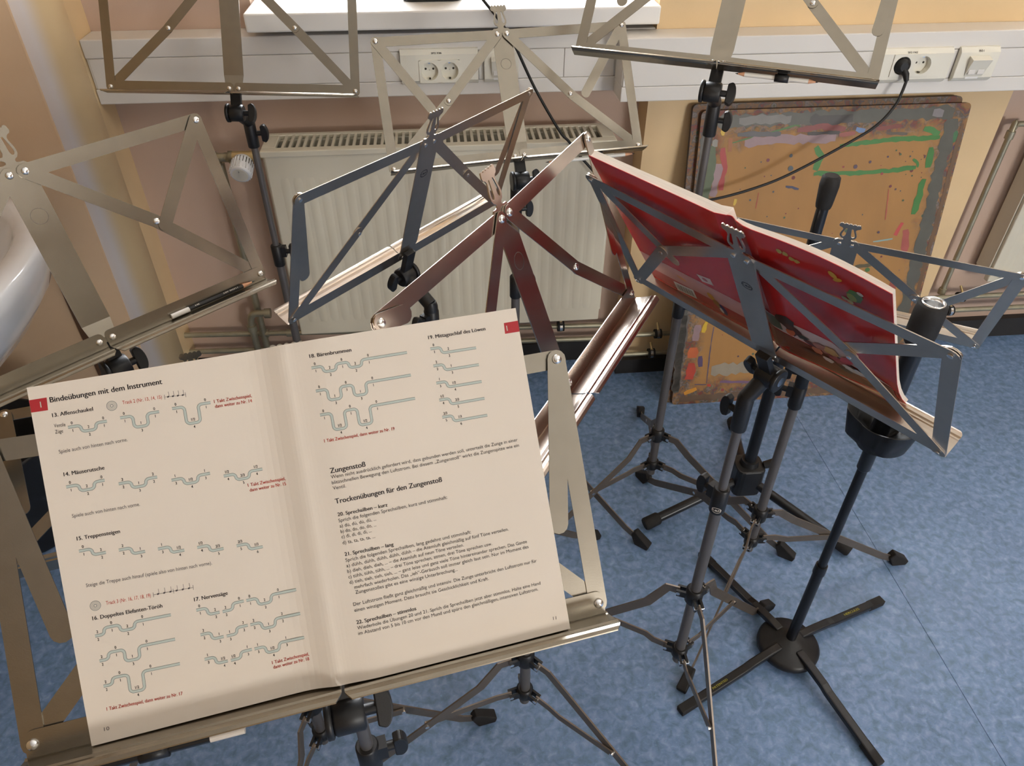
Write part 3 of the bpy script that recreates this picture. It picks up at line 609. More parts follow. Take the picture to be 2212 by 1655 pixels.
DOTS = [(0.266, 0.851, 5), (0.351, 0.862, 5), (0.241, 0.846, 2), (0.184, 0.83, 2), (0.357, 0.823, 8), (0.607, 0.821, 6), (0.66, 0.834, 4), (0.56, 0.822, 3), (0.725, 0.848, 3), (0.716, 0.797, 4), (0.772, 0.854, 3), (0.761, 0.756, 4), (0.784, 0.746, 3), (0.805, 0.74, 2), (0.825, 0.709, 3), (0.755, 0.607, 4), (0.305, 0.753, 3), (0.22, 0.73, 3), (0.295, 0.675, 2), (0.791, 0.523, 3), (0.262, 0.802, 2), (0.287, 0.804, 2)]
DOTS += [(rnd.uniform(0.70, 0.88), rnd.uniform(0.78, 0.87), rnd.choice([1.5, 2, 2.5])) for _ in range(16)]+[(rnd.uniform(0.15, 0.85), rnd.uniform(0.15, 0.8), rnd.choice([1.5, 2, 3])) for _ in range(24)]
for cx, cy, rr in DOTS:
    c = rnd.choice([(112, 44, 56), (66, 88, 58), (72, 80, 86), (140, 54, 56), (78, 58, 76)]); rr /= 1000
    mb = MB(); mb.add([frb @ V((cx*wb+rr*math.cos(2*math.pi*j/10)*rnd.uniform(.85, 1.1), cy*hb+rr*math.sin(2*math.pi*j/10)*rnd.uniform(.85, 1.1), 0.0011)) for j in range(10)], [tuple(range(10))])
    mb.build('paint_drop', mat('paint_%02x%02x%02x' % c, srgb(*c), 0.45, 0, 0.1, 25, 0.1, 60), bd)

# ================================================================ FOLDING MUSIC STANDS
BX, CX, CY, LA, LB = 0.0093, 0.0094, 0.2346, 0.2345, 0.2384
LXE, LY, LZ = 0.2525, -0.0114, 0.0440           # tray end, tray floor level, lip distance
def circ(P, Q, r1, r2, sg):
    d = Q-P; D = d.length; a = (r1*r1-r2*r2+D*D)/(2*D); h = math.sqrt(max(r1*r1-a*a, 1e-9)); e = d/D
    return P+e*a+V((-e.y, e.x))*h*sg
def curve_plate(name, outer, holes, z0, z1):
    cu = bpy.data.curves.new('c', 'CURVE'); cu.dimensions = '2D'; cu.fill_mode = 'BOTH'; cu.extrude = (z1-z0)/2; cu.bevel_depth = 0.0
    for pl in [outer]+holes:
        sp = cu.splines.new('POLY'); sp.points.add(len(pl)-1); sp.use_cyclic_u = True
        for i, p in enumerate(pl): sp.points[i].co = (p[0], p[1], 0, 1)
    ob = bpy.data.objects.new('c', cu); COL.objects.link(ob)
    dg = bpy.context.evaluated_depsgraph_get(); ev = ob.evaluated_get(dg); me = ev.to_mesh()
    vs = [(v.co.x, v.co.y, v.co.z+(z0+z1)/2) for v in me.vertices]; fs = [tuple(p.vertices) for p in me.polygons]
    ev.to_mesh_clear(); bpy.data.objects.remove(ob); bpy.data.curves.remove(cu)
    return vs, fs
half = [(0.0195, 0.2335), (0.0195, 0.2385), (0.0172, 0.2440), (0.0140, 0.2468), (0.0100, 0.2465), (0.0062, 0.2475), (0.0056, 0.2495), (0.0068, 0.2515), (0.0098, 0.2530), (0.0122, 0.2570), (0.0125, 0.2620), (0.0112, 0.2680), (0.0094, 0.2735), (0.0092, 0.2770), (0.0112, 0.2800), (0.0145, 0.2815), (0.0160, 0.2845), (0.0150, 0.2880)]
top = []
for k in range(5):
    cxk = 0.0122-0.0061*k
    for j in range(5):
        a = math.radians(20+140*j/4); top.append((cxk+0.0030*math.cos(a), 0.2880+0.0034*math.sin(a)))
CREST_OUT = half+top+[(-x, y) for x, y in reversed(half)]
hole = [(0.0032, 0.2790), (0.0055, 0.2785), (0.0068, 0.2740), (0.0084, 0.2680), (0.0096, 0.2625), (0.0094, 0.2585), (0.0076, 0.2562), (0.0056, 0.2568), (0.0040, 0.2600)]
CREST = curve_plate('crest', CREST_OUT, [hole, [(-x, y) for x, y in reversed(hole)]], -0.0015, 0.0)
_rm = None
def rivet_mesh():
    global _rm
    if _rm is None:
        b = MB(); b.lathe([(0.0048, 0.0), (0.0047, 0.0010), (0.0038, 0.0021), (0.0020, 0.0028), (0.0001, 0.0030)], 16)
        b.lathe([(0.0030, -0.0062), (0.0030, -0.0050)], 12); o = b.build('rivet', RIVET); _rm = o.data; bpy.data.objects.remove(o)
    return _rm
def arm_outline_curve(): pass
LOGO_T = None
def stand(P, label, pole, hub, az, R=0.40, coll=None, M={}, hold={}, metal=NICKEL, zs=None, knob=1, logo=False, base=None, joint_side=1, badge=False, hlen={}):
    bx, by, bz, psi, tau, rho, el, er = P
    psi, tau, rho, el, er = (math.radians(a) for a in (psi, tau, rho, el, er))
    x = V((1, 0, 0)); y = V((0, math.sin(tau), math.cos(tau)))
    x, y = x*math.cos(rho)+y*math.sin(rho), y*math.cos(rho)-x*math.sin(rho)
    Rz = Matrix.Rotation(psi, 3, 'Z'); x, y = Rz @ x, Rz @ y; z = x.cross(y)
    F = frame(V((bx, by, bz)), x, y, z)
    px, py = pole; qx, qy = base or pole
    t = thing('music_stand', (qx, qy, 0), label, 'music stand', 'folding music stands')
    org = V((qx, qy, 0))
    def riv(p, zz, par=t):
        o = bpy.data.objects.new('rivet', rivet_mesh()); COL.objects.link(o); o.parent = t
        o.matrix_local = Matrix.Translation(-org) @ F @ Matrix.Translation((p[0], p[1], zz))
    S = {}
    for s, e, k in ((-1, el, 'l'), (1, er, 'r')):
        B = V((s*BX, 0)); T = B+V((s*math.cos(e), math.sin(e)))*(0.245-BX); Cc = V((s*CX, CY)); U = circ(Cc, T, LA, LB, s)
        Mi = V(M[k]) if k in M else Cc.lerp(T, 0.497)+V((s*0.003, 0.003))
        S[k] = (B, T, Cc, U, Mi)
        # tray half: flange carrying the rivets, floor with bead and lip
        ec, es = math.cos(e), math.sin(e)
        def tf(u, v, w):   # u outward along the tray from the centre, v up, w towards the player
            du = u-BX
            return F @ V((s*(BX+du*ec-v*es*1.0), du*es+v*ec, w))
        tm = MB()
        # flange
        fp = []
        for cx_, cy_, a0 in ((0.2505-0.007, 0.0115-0.007, 0), (0.0012+0.007, 0.0115-0.007, 90)):
            for k2 in range(5):
                a = math.radians(a0+22.5*k2); fp.append((cx_+0.007*math.cos(a), cy_+0.007*math.sin(a)))
        fp += [(0.0012, -0.0105), (0.2505, -0.0105)]
        nn = len(fp); vs = [tf(u, v, 0.0036) for u, v in fp]+[tf(u, v, 0.0048) for u, v in fp]
        tm.add(vs, [tuple(range(nn)), tuple(range(2*nn-1, nn-1, -1))]+[(i, (i+1) % nn, nn+(i+1) % nn, nn+i) for i in range(nn)])
        prof = [(-0.0098, 0.0036), (-0.0110, 0.0048), (LY, 0.0065), (LY, 0.0240), (LY+0.0004, 0.0288), (LY+0.0018, 0.0304), (LY+0.0018, 0.0318), (LY+0.0002, 0.0334), (LY+0.0010, 0.0355), (LY+0.0008, 0.0385), (LY-0.0006, 0.0415), (LY-0.0030, LZ)]
        ue = lambda w: LXE-(0.0 if w < 0.036 else 0.0055*((w-0.036)/(LZ-0.036))**2)
        ui = lambda w: 0.0012+(0.0 if w < 0.036 else 0.0055*((w-0.036)/(LZ-0.036))**2)
        vs = []; m = len(prof)
        for off in (0.0, -0.0011):
            for u_f in (ui, ue):
                for v, w in prof: vs.append(tf(u_f(w), v+off, w))
        fs = []
        for i in range(m-1):
            fs += [(i, i+1, m+i+1, m+i), (2*m+i, 3*m+i, 3*m+i+1, 2*m+i+1), (i, 2*m+i, 2*m+i+1, i+1), (m+i, m+i+1, 3*m+i+1, 3*m+i)]
        fs += [(0, m, 3*m, 2*m), (m-1, 3*m-1, 4*m-1, 2*m-1)]
        tm.add(vs, fs); tr = tm.build('tray', metal, t)
        W = 0.0182
        b = MB(); b.strip(Cc, U, W, 0.0, 0.0011, F); b.build('upper_arm', metal, t)
        b = MB(); b.strip(U, T, W, 0.0024, 0.0035, F); b.build('side_arm', metal, t)
        b = MB(); b.strip(Cc, Mi, W, 0.0024, 0.0035, F); b.build('diagonal_arm', metal, t)
        b = MB(); b.strip(Mi, T, W, 0.0012, 0.0023, F); b.build('diagonal_arm', metal, t)
        h = V(hold[k]) if k in hold else T.lerp(U, 0.3)+V((-s*0.03, 0))
        hd = (h-U).normalized(); b = MB(); b.strip(U, U+hd*hlen.get(k, 0.158), W, 0.0037, 0.0047, F); b.build('page_holder', metal, t)
        for p, zz in ((B, 0.0048), (T, 0.0048), (Cc, 0.0035), (U, 0.0047), (Mi, 0.0035)): riv(p, zz)
    # centre bar with bent foot tab and lyre crest
    b = MB(); b.box((-0.0195, 0.0265, -0.0015), (0.0195, 0.2345, 0), F); b.build('center_bar', metal, t)
    b = MB(); vs = [F @ V(p) for p in ((-0.0195, 0.0265, 0), (0.0195, 0.0265, 0), (0.0165, 0.004, 0.0034), (0.0165, -0.004, 0.0034), (-0.0165, -0.004, 0.0034), (-0.0165, 0.004, 0.0034))]
    vs += [F @ V(p) for p in ((-0.0195, 0.0265, -0.0015), (0.0195, 0.0265, -0.0015), (0.0165, 0.004, 0.0019), (0.0165, -0.004, 0.0019), (-0.0165, -0.004, 0.0019), (-0.0165, 0.004, 0.0019))]
    b.add(vs, [(0, 5, 2, 1), (5, 4, 3, 2), (6, 7, 8, 11), (11, 8, 9, 10)]+[(i, (i+1) % 6, 6+(i+1) % 6, 6+i) for i in range(6)]); b.build('foot_tab', metal, t)
    b = MB(); b.add([F @ V(v) for v in CREST[0]], CREST[1]); b.build('lyre_crest', metal, t)
    # stamped maker's mark on the rear of the bar / faint embossed ring on its front
    if logo:
        lm = MB(); fz = -0.00165
        for rr, a0, a1 in ((1.0, 25, 155), (1.0, 205, 335)):
            q = []
            for k2 in range(13):
                a = math.radians(a0+(a1-a0)*k2/12)
                q.append(((0.0085*math.cos(a), 0.1785+0.0066*math.sin(a)), (0.0072*math.cos(a), 0.1785+0.0054*math.sin(a))))
            vs = [F @ V((p[0], p[1], fz)) for pr in q for p in pr]
            lm.add(vs, [(2*i, 2*i+1, 2*i+3, 2*i+2) for i in range(12)])
        put_text(lm, 'K&M', lambda u, v: F @ V((-u/1000, v/1000, fz)), -8.0, 176.7, 8.0, 176.7, 5.2, True)
        lm.build('stamped_mark', LEAD, t)
    else:
        lm = MB(); q = []
        for k2 in range(33):
            a = 2*math.pi*k2/32; q.append(((0.0105*math.cos(a), 0.1785+0.0105*math.sin(a)), (0.0098*math.cos(a), 0.1785+0.0098*math.sin(a))))
        lm.add([F @ V((p[0], p[1], 0.0001)) for pr in q for p in pr], [(2*i, 2*i+1, 2*i+3, 2*i+2) for i in range(32)]); lm.build('embossed_ring', LEGM, t)
    # tilt joint
    b = MB(); b.rbox((-0.0105, -0.034, -0.0105), (0.0105, 0.012, -0.0005), 0.002, F); b.build('bracket_neck', BLACK, t, 0.001)
    J = F @ V((0, -0.046, -0.006)); sg = joint_side
    jf = axis_frame(J, x*sg, z)
    b = MB(); b.lathe([(0.015, -0.014), (0.0168, -0.012), (0.0168, 0.012), (0.015, 0.014)], 24, jf); b.build('tilt_joint', BLACK, t)
    b = MB(); b.lathe([(0.0165, -0.021), (0.0185, -0.020), (0.0185, -0.0155), (0.0170, -0.0145)], 24, jf); b.build('joint_disc', BLACK, t)
    def wing(o, axis, up, nm='wing_knob', sc=1.0):
        wf = axis_frame(o, up, axis)      # local x = axis out, z = up
        wb_ = MB(); A = V(axis).normalized(); q = []
        for k2 in range(13):
            a = math.radians(-90+180*k2/12); q.append((0.010*sc+0.009*sc*math.cos(a), 0.019*sc*math.sin(a)))
        q += [(0.0035*sc, 0.016*sc), (0.0035*sc, -0.016*sc)]
        nn = len(q); f2 = frame(V(o), A, V(up)-A*V(up).dot(A), A.cross(V(up)))
        f2 = frame(V(o), A, (V(up)-A*V(up).dot(A)).normalized(), A.cross((V(up)-A*V(up).dot(A)).normalized()))
        wb_.prism([(u+0.006*sc, v) for u, v in q], -0.006*sc, 0.006*sc, f2); wb_.tube([V(o), V(o)+A*0.013*sc], 0.0055*sc, 12)
        return wb_.build(nm, BLACK, t, 0.0015)
    wing(J+x*sg*0.014, x*sg, y)
    # arm to the sleeve, sleeve, poles
    zt = J.z-0.038
    lean = V((qx-px, qy-py, -zt)); up_ = (-lean).normalized()
    at = lambda zz: V((px+(qx-px)*(zt-zz)/zt, py+(qy-py)*(zt-zz)/zt, zz))
    b = MB(); d = at(zt)-J; b.tube([J, J+d*0.35, J+d*0.8, at(zt)], [0.0125, 0.0125, 0.0122, 0.0122], 14); b.build('joint_arm', BLACK, t)
    zsl = zs if zs is not None else zt-0.062
    b = MB(); b.tube([at(zt+0.008), at(zt), at(zsl+0.002), at(zsl)], [0.0095, 0.0125, 0.0125, 0.0118], 20); b.build('pole_sleeve', BLACK, t)
    sd = V((math.cos(psi), math.sin(psi), 0))*knob
    wing(at(zsl+0.03)+sd*0.012, sd, up_)
    zc = coll if coll is not None else 0.55
    zu, zl = hub
    cyl('upper_pole', at(zsl+0.005), at(min(zc-0.03, zsl-0.01)), 0.0076, TUBE, t, 18)
    b = MB(); b.tube([at(zc+0.028), at(zc+0.026), at(zc-0.024), at(zc-0.027)], [0.0118, 0.0135, 0.0135, 0.0125], 20)
    b.box((-0.008, -0.009, zc-0.002), (0.008, 0.022, zc+0.024), Matrix.Translation((at(zc).x, at(zc).y, 0)) @ Matrix.Rotation(math.atan2(sd.y, sd.x)-math.pi/2, 4, 'Z')); b.build('clamp_collar', BLACK, t)
    wing(at(zc+0.010)+sd*0.020, sd, up_, 'wing_knob', 1.05)
    if badge:   # printed maker's mark on the collar and a chrome badge on the joint
        am = math.atan2(-at(zc).y, -at(zc).x); q = MB(); cc = at(zc)
        put_text(q, 'K&M', lambda u, v: V((cc.x+0.0139*math.cos(am+u/13.9), cc.y+0.0139*math.sin(am+u/13.9), zc+v/1000)), -8, -16, 8, -16, 6.0, True)
        for s0 in (-1, 1):
            pp = []
            for k2 in range(11):
                a = math.radians(15+150*k2/10); pp.append((8.6*math.cos(a), s0*6.2*math.sin(a), 7.6*math.cos(a), s0*5.2*math.sin(a)))
            cv = lambda u, v: V((cc.x+0.0139*math.cos(am+u/13.9), cc.y+0.0139*math.sin(am+u/13.9), zc+(v-14)/1000))
            q.add([c_ for p in pp for c_ in (cv(p[0], p[1]), cv(p[2], p[3]))], [(2*i, 2*i+1, 2*i+3, 2*i+2) for i in range(10)])
        q.build('printed_mark', WHITEINK, t)
        q = MB(); q.lathe([(0.0075, -0.0222), (0.0075, -0.0212)], 24, jf); q.build('chrome_badge', CHROME, t)
    cyl('lower_pole', at(zc-0.02), at(zl-0.035), 0.0100, TUBE, t, 18)
    # tripod
    b = MB(); b.tube([at(zu+0.020), at(zu+0.016), at(zu-0.014), at(zu-0.018)], [0.0135, 0.0165, 0.0165, 0.0140], 20); hu = b
    b2 = MB(); b2.tube([at(zl+0.012), at(zl+0.009), at(zl-0.012), at(zl-0.016)], [0.0130, 0.0160, 0.0160, 0.0130], 20)
    for a in az:
        a = math.radians(a[0] if isinstance(a, tuple) else a); r_ = V((math.cos(a), math.sin(a), 0)); s_ = V((-math.sin(a), math.cos(a), 0))
        for bb, zz in ((hu, zu), (b2, zl)):
            c = at(zz)
            for sx in (-1, 1):
                e0 = c+r_*0.012+s_*sx*0.0062; bb.sweep_rect([e0, c+r_*0.032+s_*sx*0.0062+V((0, 0, -0.002))], 0.015, 0.0045, s_)
    hu.build('upper_hub', BLACK, t); b2.build('lower_hub', BLACK, t)
    cu_, cl_ = at(zu), at(zl)
    for a in az:
        Rr = R
        if isinstance(a, tuple): a, Rr = a
        a = math.radians(a); r_ = V((math.cos(a), math.sin(a), 0)); s_ = V((-math.sin(a), math.cos(a), 0))
        foot = V((qx, qy, 0))+r_*Rr
        def lg(f): return cu_+r_*0.028+((foot-r_*0.05+V((0, 0, 0.032)))-(cu_+r_*0.028))*f
        j = s_*0.006
        b = MB(); b.sweep_rect([cu_+r_*0.027+V((0, 0, -0.001)), cu_+r_*0.050+V((0, 0, -0.003)), lg(0.19)+j, lg(0.24)+j, lg(0.9)+j, lg(0.985)+j, foot-r_*0.022+V((0, 0, 0.020))+j], 0.0190, 0.0032, s_)
        leg = b.build('leg', LEGM, t)
        ff = frame(foot+j, r_, s_, V((0, 0, 1)))
        b = MB(); vs = [ff @ V(p) for p in ((-0.034, -0.009, 0.030), (-0.034, 0.009, 0.030), (-0.024, 0.0095, 0.046), (-0.024, -0.0095, 0.046), (0.016, -0.0115, 0.0), (0.016, 0.0115, 0.0), (0.020, 0.0115, 0.014), (0.020, -0.0115, 0.014), (-0.020, -0.0105, 0.0), (-0.020, 0.0105, 0.0))]
        b.add(vs, [(0, 3, 2, 1), (2, 3, 7, 6), (6, 7, 4, 5), (5, 4, 8, 9), (9, 8, 0, 1), (0, 8, 4, 7, 3), (1, 2, 6, 5, 9)]); b.build('rubber_foot', RUBBER, leg, 0.0025)
        q = lg(0.52)+j-s_*0.0045
        b = MB(); b.sweep_rect([cl_+r_*0.027, cl_+r_*0.052+(q-cl_).normalized()*0.004-j*0.2, cl_.lerp(q, 0.42)-j*0.5, q], 0.0170, 0.0028, s_); b.build('brace', LEGM, t)
        for pp, hl in ((cu_+r_*0.029+V((0, 0, -0.001)), 0.0095), (cl_+r_*0.029, 0.0095), (q+s_*0.002, 0.0058)):
            b = MB(); b.lathe([(0.0042, -hl), (0.0042, hl)], 10, axis_frame(pp, s_)); b.build('hinge_pin', RIVET, t)
    return t, F, S
PO = {
 'S1': (-0.116, 0.3666, 0.9209, 12.018, 39.679, -1.519, -0.12, 0.0), 'S2': (-0.4853, 0.8961, 0.9253, 40.72, 18.694, 0.914, 0.0, -0.43),
 'S3': (-0.4135, 1.5995, 1.0484, -2.565, 27.328, -1.492, 0.19, -0.45), 'S4': (-0.071, 1.1523, 0.8959, 226.539, 20.09, -1.766, 0.37, 0.11),
 'S5': (0.1377, 0.7230, 0.9330, 57.25, 21.16, 0.435, -0.26, 0.45), 'S6': (0.1502, 1.3932, 0.9695, 7.6425, 37.018, 0.446, -0.70, -0.43),
 'S7': (0.4788, 1.2807, 1.1639, -25.935, 37.728, -0.284, -0.25, -0.62), 'S8': (0.4348, 0.7872, 0.913, 122.842, 31.669, 0.739, 1.26, 1.64),
 'S9': (0.7007, 1.0963, 0.7673, 146.974, 31.564, -0.941, 0.46, 0.0), 'S10': (-0.325, 0.66, 0.790, 14.0, 74.0, 0.0, 0.0, 0.0)}
st1, F1, _ = stand(PO['S1'], 'foreground nickel music stand holding the open exercise book', (-0.126, 0.416), (0.27, 0.16), (20, 175, 285), coll=0.640, hold={'r': (0.2179, 0.0743), 'l': (-0.2083, 0.0698)})
st2, F2, _ = stand(PO['S2'], 'nickel music stand by the basin at left with a black pencil on its tray', (-0.518, 0.934), (0.26, 0.16), (0, 120, 240), hold={'r': (0.1346, 0.1087), 'l': (-0.20, 0.09)}, M={'r': (0.1324, 0.1247)})
st3, F3, _ = stand(PO['S3'], 'nickel music stand at upper left standing before the radiator valve', (-0.41, 1.64), (0.26, 0.16), (30, 150, 270), coll=0.643, zs=0.912, hold={'r': (0.26, 0.40), 'l': (-0.26, 0.40)}, M={'l': (-0.122, 0.113), 'r': (0.128, 0.1176)})
st4, F4, _ = stand(PO['S4'], 'dark looking music stand seen from behind with silver tray before the radiator', (-0.035, 1.118), (0.26, 0.16), (15, 130, 225), R=0.385, coll=0.775, hold={'r': (0.2242, 0.0745), 'l': (-0.2183, 0.0726)}, M={'r': (0.1266, 0.1185), 'l': (-0.121, 0.1231)}, metal=NICKEL_B, logo=True)
st5, F5, _ = stand(PO['S5'], 'shiny nickel music stand turned sideways behind the open book', (0.100, 0.735), (0.284, 0.166), (-42, 92, 192), coll=0.60, hold={'r': (0.228, 0.0724), 'l': (-0.20, 0.225)}, hlen={'l': 0.034}, M={'r': (0.1142, 0.1125)}, metal=NICKEL_S)
st6, F6, _ = stand(PO['S6'], 'greenish nickel music stand standing right before the radiator centre', (0.150, 1.44), (0.26, 0.16), (-40, 80, 200), coll=0.645, zs=0.805, hold={'r': (0.1426, 0.0984), 'l': (-0.1768, 0.1325)}, M={'l': (-0.1222, 0.1159), 'r': (0.1196, 0.1111)})
st7, F7, _ = stand(PO['S7'], 'tall music stand at top right with a pencil clipped under its tray', (0.500, 1.326), (0.262, 0.16), (-34, 78, 202), R=0.38, coll=0.645, hold={'r': (0.2339, 0.0607), 'l': (-0.1836, 0.0755)}, M={'r': (0.1265, 0.1141)})
st8, F8, _ = stand(PO['S8'], 'grey music stand seen from behind carrying the red songbook', (0.425, 0.795), (0.347, 0.160), ((31, 0.335), 151, 271), R=0.36, coll=0.612, hold={'r': (0.1289, 0.1252), 'l': (-0.1286, 0.143)}, M={'r': (0.149, 0.147), 'l': (-0.1347, 0.1337)}, metal=NICKEL_B, logo=True, joint_side=1, badge=True)
st9, F9, _ = stand(PO['S9'], 'low grey music stand seen from behind at far right', (0.668, 1.054), (0.254, 0.165), ((2, 0.425), (112, 0.40), (229.5, 0.328)), coll=0.60, M={'l': (-0.1256, 0.1164)}, hold={'l': (-0.16, 0.10), 'r': (0.23, 0.09)}, metal=NICKEL_B, logo=True)
st10, F10, _ = stand(PO['S10'], 'lowest music stand almost hidden behind the open book', (-0.286, 0.695), (0.26, 0.16), (12, 132, 252), R=0.32, coll=0.50)

# ---------------------------------------------------------------- pencils
def pencil(name, FR, p0, p1, r, segs, label, txt=None, hexagonal=True):
    """segs: list of (fraction, material, radius factor at start, at end)"""
    a, c = FR @ V(p0), FR @ V(p1); t = thing(name, a.lerp(c, 0.5), label, 'pencil')
    f = 0.0
    for nm, ln, m, r0, r1 in segs:
        b = MB(); b.tube([a.lerp(c, f), a.lerp(c, f+ln)], [r*r0, r*r1], 6 if nm == 'shaft' else 12); b.build(nm, m, t); f += ln
    if txt:
        d = (c-a).normalized(); n = (FR.to_3x3() @ V((0, 0.62, 0.78))).normalized(); u = n.cross(d).normalized()
        b = MB()
        for s, x0, x1, sz in txt:
            L = (c-a).length*1000
            put_text(b, s, lambda q, v: c-d*(q/1000)+n*(r*0.93)+u*(-v/1000), L*(1-x1), -1.2, L*(1-x0), -1.2, sz, True)
        b.build('printed_text', WHITEINK, t)
    return t
pencil('pencil', F2, (0.0920, -0.0062, 0.0105), (0.2300, -0.0072, 0.0105), 0.0036, [('eraser_end', 0.20, PENWHT, 1.05, 1.05), ('shaft', 0.645, PENBLK, 1, 1), ('sharpened_tip', 0.115, WOOD, 0.98, 0.35), ('lead', 0.04, LEAD, 0.35, 0.05)],
       'black pencil with white end lying on the tray at left', [('2H', 0.27, 0.32, 3.2), ('I LOVE ART', 0.60, 0.78, 3.4)])
def clipped(FR, xa, xb, xc, yv, zv, label, cl, tipa=True, m=PENWHT):
    segs = [('lead', 0.035, LEAD, 0.05, 0.35), ('sharpened_tip', 0.08, WOOD, 0.35, 0.98), ('shaft', 0.68, m, 1, 1), ('blunt_end', 0.205, PAPEREDGE, 1.04, 1.04)] if m is PENBLK else [('lead', 0.035, LEAD, 0.05, 0.35), ('sharpened_tip', 0.08, WOOD, 0.35, 0.98), ('shaft', 0.77, m, 1, 1), ('sharpened_tip', 0.085, WOOD, 0.98, 0.3), ('lead', 0.03, LEAD, 0.3, 0.05)]
    pencil('pencil', FR, (xa, yv, zv), (xb, yv, zv), 0.0038, segs, label)
    t = thing('pencil_clip', FR @ V((xc, yv, zv)), cl, 'clip')
    b = MB(); b.lathe([(0.0042, -0.011), (0.0062, -0.011), (0.0062, 0.011), (0.0042, 0.011)], 18, axis_frame(FR @ V((xc, yv, zv)), FR.to_3x3() @ V((1, 0, 0)))); b.build('ring', BLACK, t)
    b = MB(); b.box((xc-0.008, LY-0.0075, zv-0.008), (xc+0.008, LY-0.0012, zv+0.006), FR); b.build('magnet_pad', BLACK, t, 0.001)
clipped(F7, 0.0328, 0.1639, 0.107, -0.0245, 0.030, 'white pencil with two sharpened ends under the tray at top right', 'black clip holding a pencil under the tray at top right')
clipped(F6, 0.0430, 0.2253, 0.150, -0.0245, 0.030, 'white pencil under the tray before the radiator centre', 'black clip holding a pencil under the tray before the radiator')
clipped(F1, -0.212, -0.081, -0.150, -0.0200, 0.034, 'pencil clipped under the tray of the foreground stand', 'black clip under the tray of the foreground stand', m=PENBLK)

# ================================================================ OPEN EXERCISE BOOK
def boff(xm):
    x_ = xm/1000
    return 0.0125+0.0095*math.exp(-(x_/0.018)**2) if x_ < 0 else 0.022+0.004*(1-math.exp(-(x_/0.02)**2))
bk = thing('open_book', F1 @ V((0, LY, 0.01)), 'open exercise book with printed slide curves on the foreground stand', 'book')
def lerp(a, c, u): return a+(c-a)*u
def page(side):
    n = 28; vs = []; fs = []
    for i in range(n+1):
        u = (i/n)**1.6; x_ = (-203.9 if side < 0 else 206.3)*u+0.3*(1-u); xb_ = (-200.8 if side < 0 else 207.4)*u+0.3*(1-u)
        yb = lerp(-9.6, -10.8 if side < 0 else -9.4, u); yt = lerp(288.0, 284.1 if side < 0 else 290.6, u)
        o = boff(x_ if abs(x_) > 0.5 else side*0.5) ; lo = 0.0085
        dx = -1.2*(1-u)*0
        vs += [(xb_/1000, yb/1000, o), (x_/1000, yt/1000, o), (xb_/1000, yb/1000, lo), (x_/1000, yt/1000, lo)]
    for i in range(n):
        a = 4*i; c = a+4; fs += [(a, c, c+1, a+1), (a+2, a+3, c+3, c+2), (a, a+2, c+2, c), (a+1, c+1, c+3, a+3)]
    fs += [(0, 1, 3, 2), (4*n, 4*n+2, 4*n+3, 4*n+1)]
    b = MB(); b.add([F1 @ V(v) for v in vs], fs); o = b.build('page_block', PAPER, bk)
    for p in o.data.polygons: p.use_smooth = False
    return o
page(-1); page(1)
b = MB(); b.box((-0.1995, -0.0105, 0.0066), (0.2055, 0.2760, 0.0085), F1); b.build('cover', mat('book_cover_card', srgb(222, 206, 180), 0.6), bk)
def pf(eps):
    return lambda xm, ym: F1 @ V((xm/1000, ym/1000, boff(xm)+eps))
def quad(pts, m, name, eps=0.00012, nx=4):
    b = MB(); f = pf(eps); top = pts[0], pts[1]; bot = pts[3], pts[2]; vs = []
    for i in range(nx+1):
        u = i/nx; vs += [f(lerp(top[0][0], top[1][0], u), lerp(top[0][1], top[1][1], u)), f(lerp(bot[0][0], bot[1][0], u), lerp(bot[0][1], bot[1][1], u))]
    b.add(vs, [(2*i, 2*i+1, 2*i+3, 2*i+2) for i in range(nx)]); return b.build(name, m, bk)
quad([(-203.7, 273.7), (-190.8, 273.9), (-191.3, 263.5), (-203.6, 263.6)], TABR, 'chapter_tab'); quad([(192.9, 278.4), (206.4, 278.7), (206.4, 268.6), (192.4, 268.5)], TABR, 'chapter_tab')
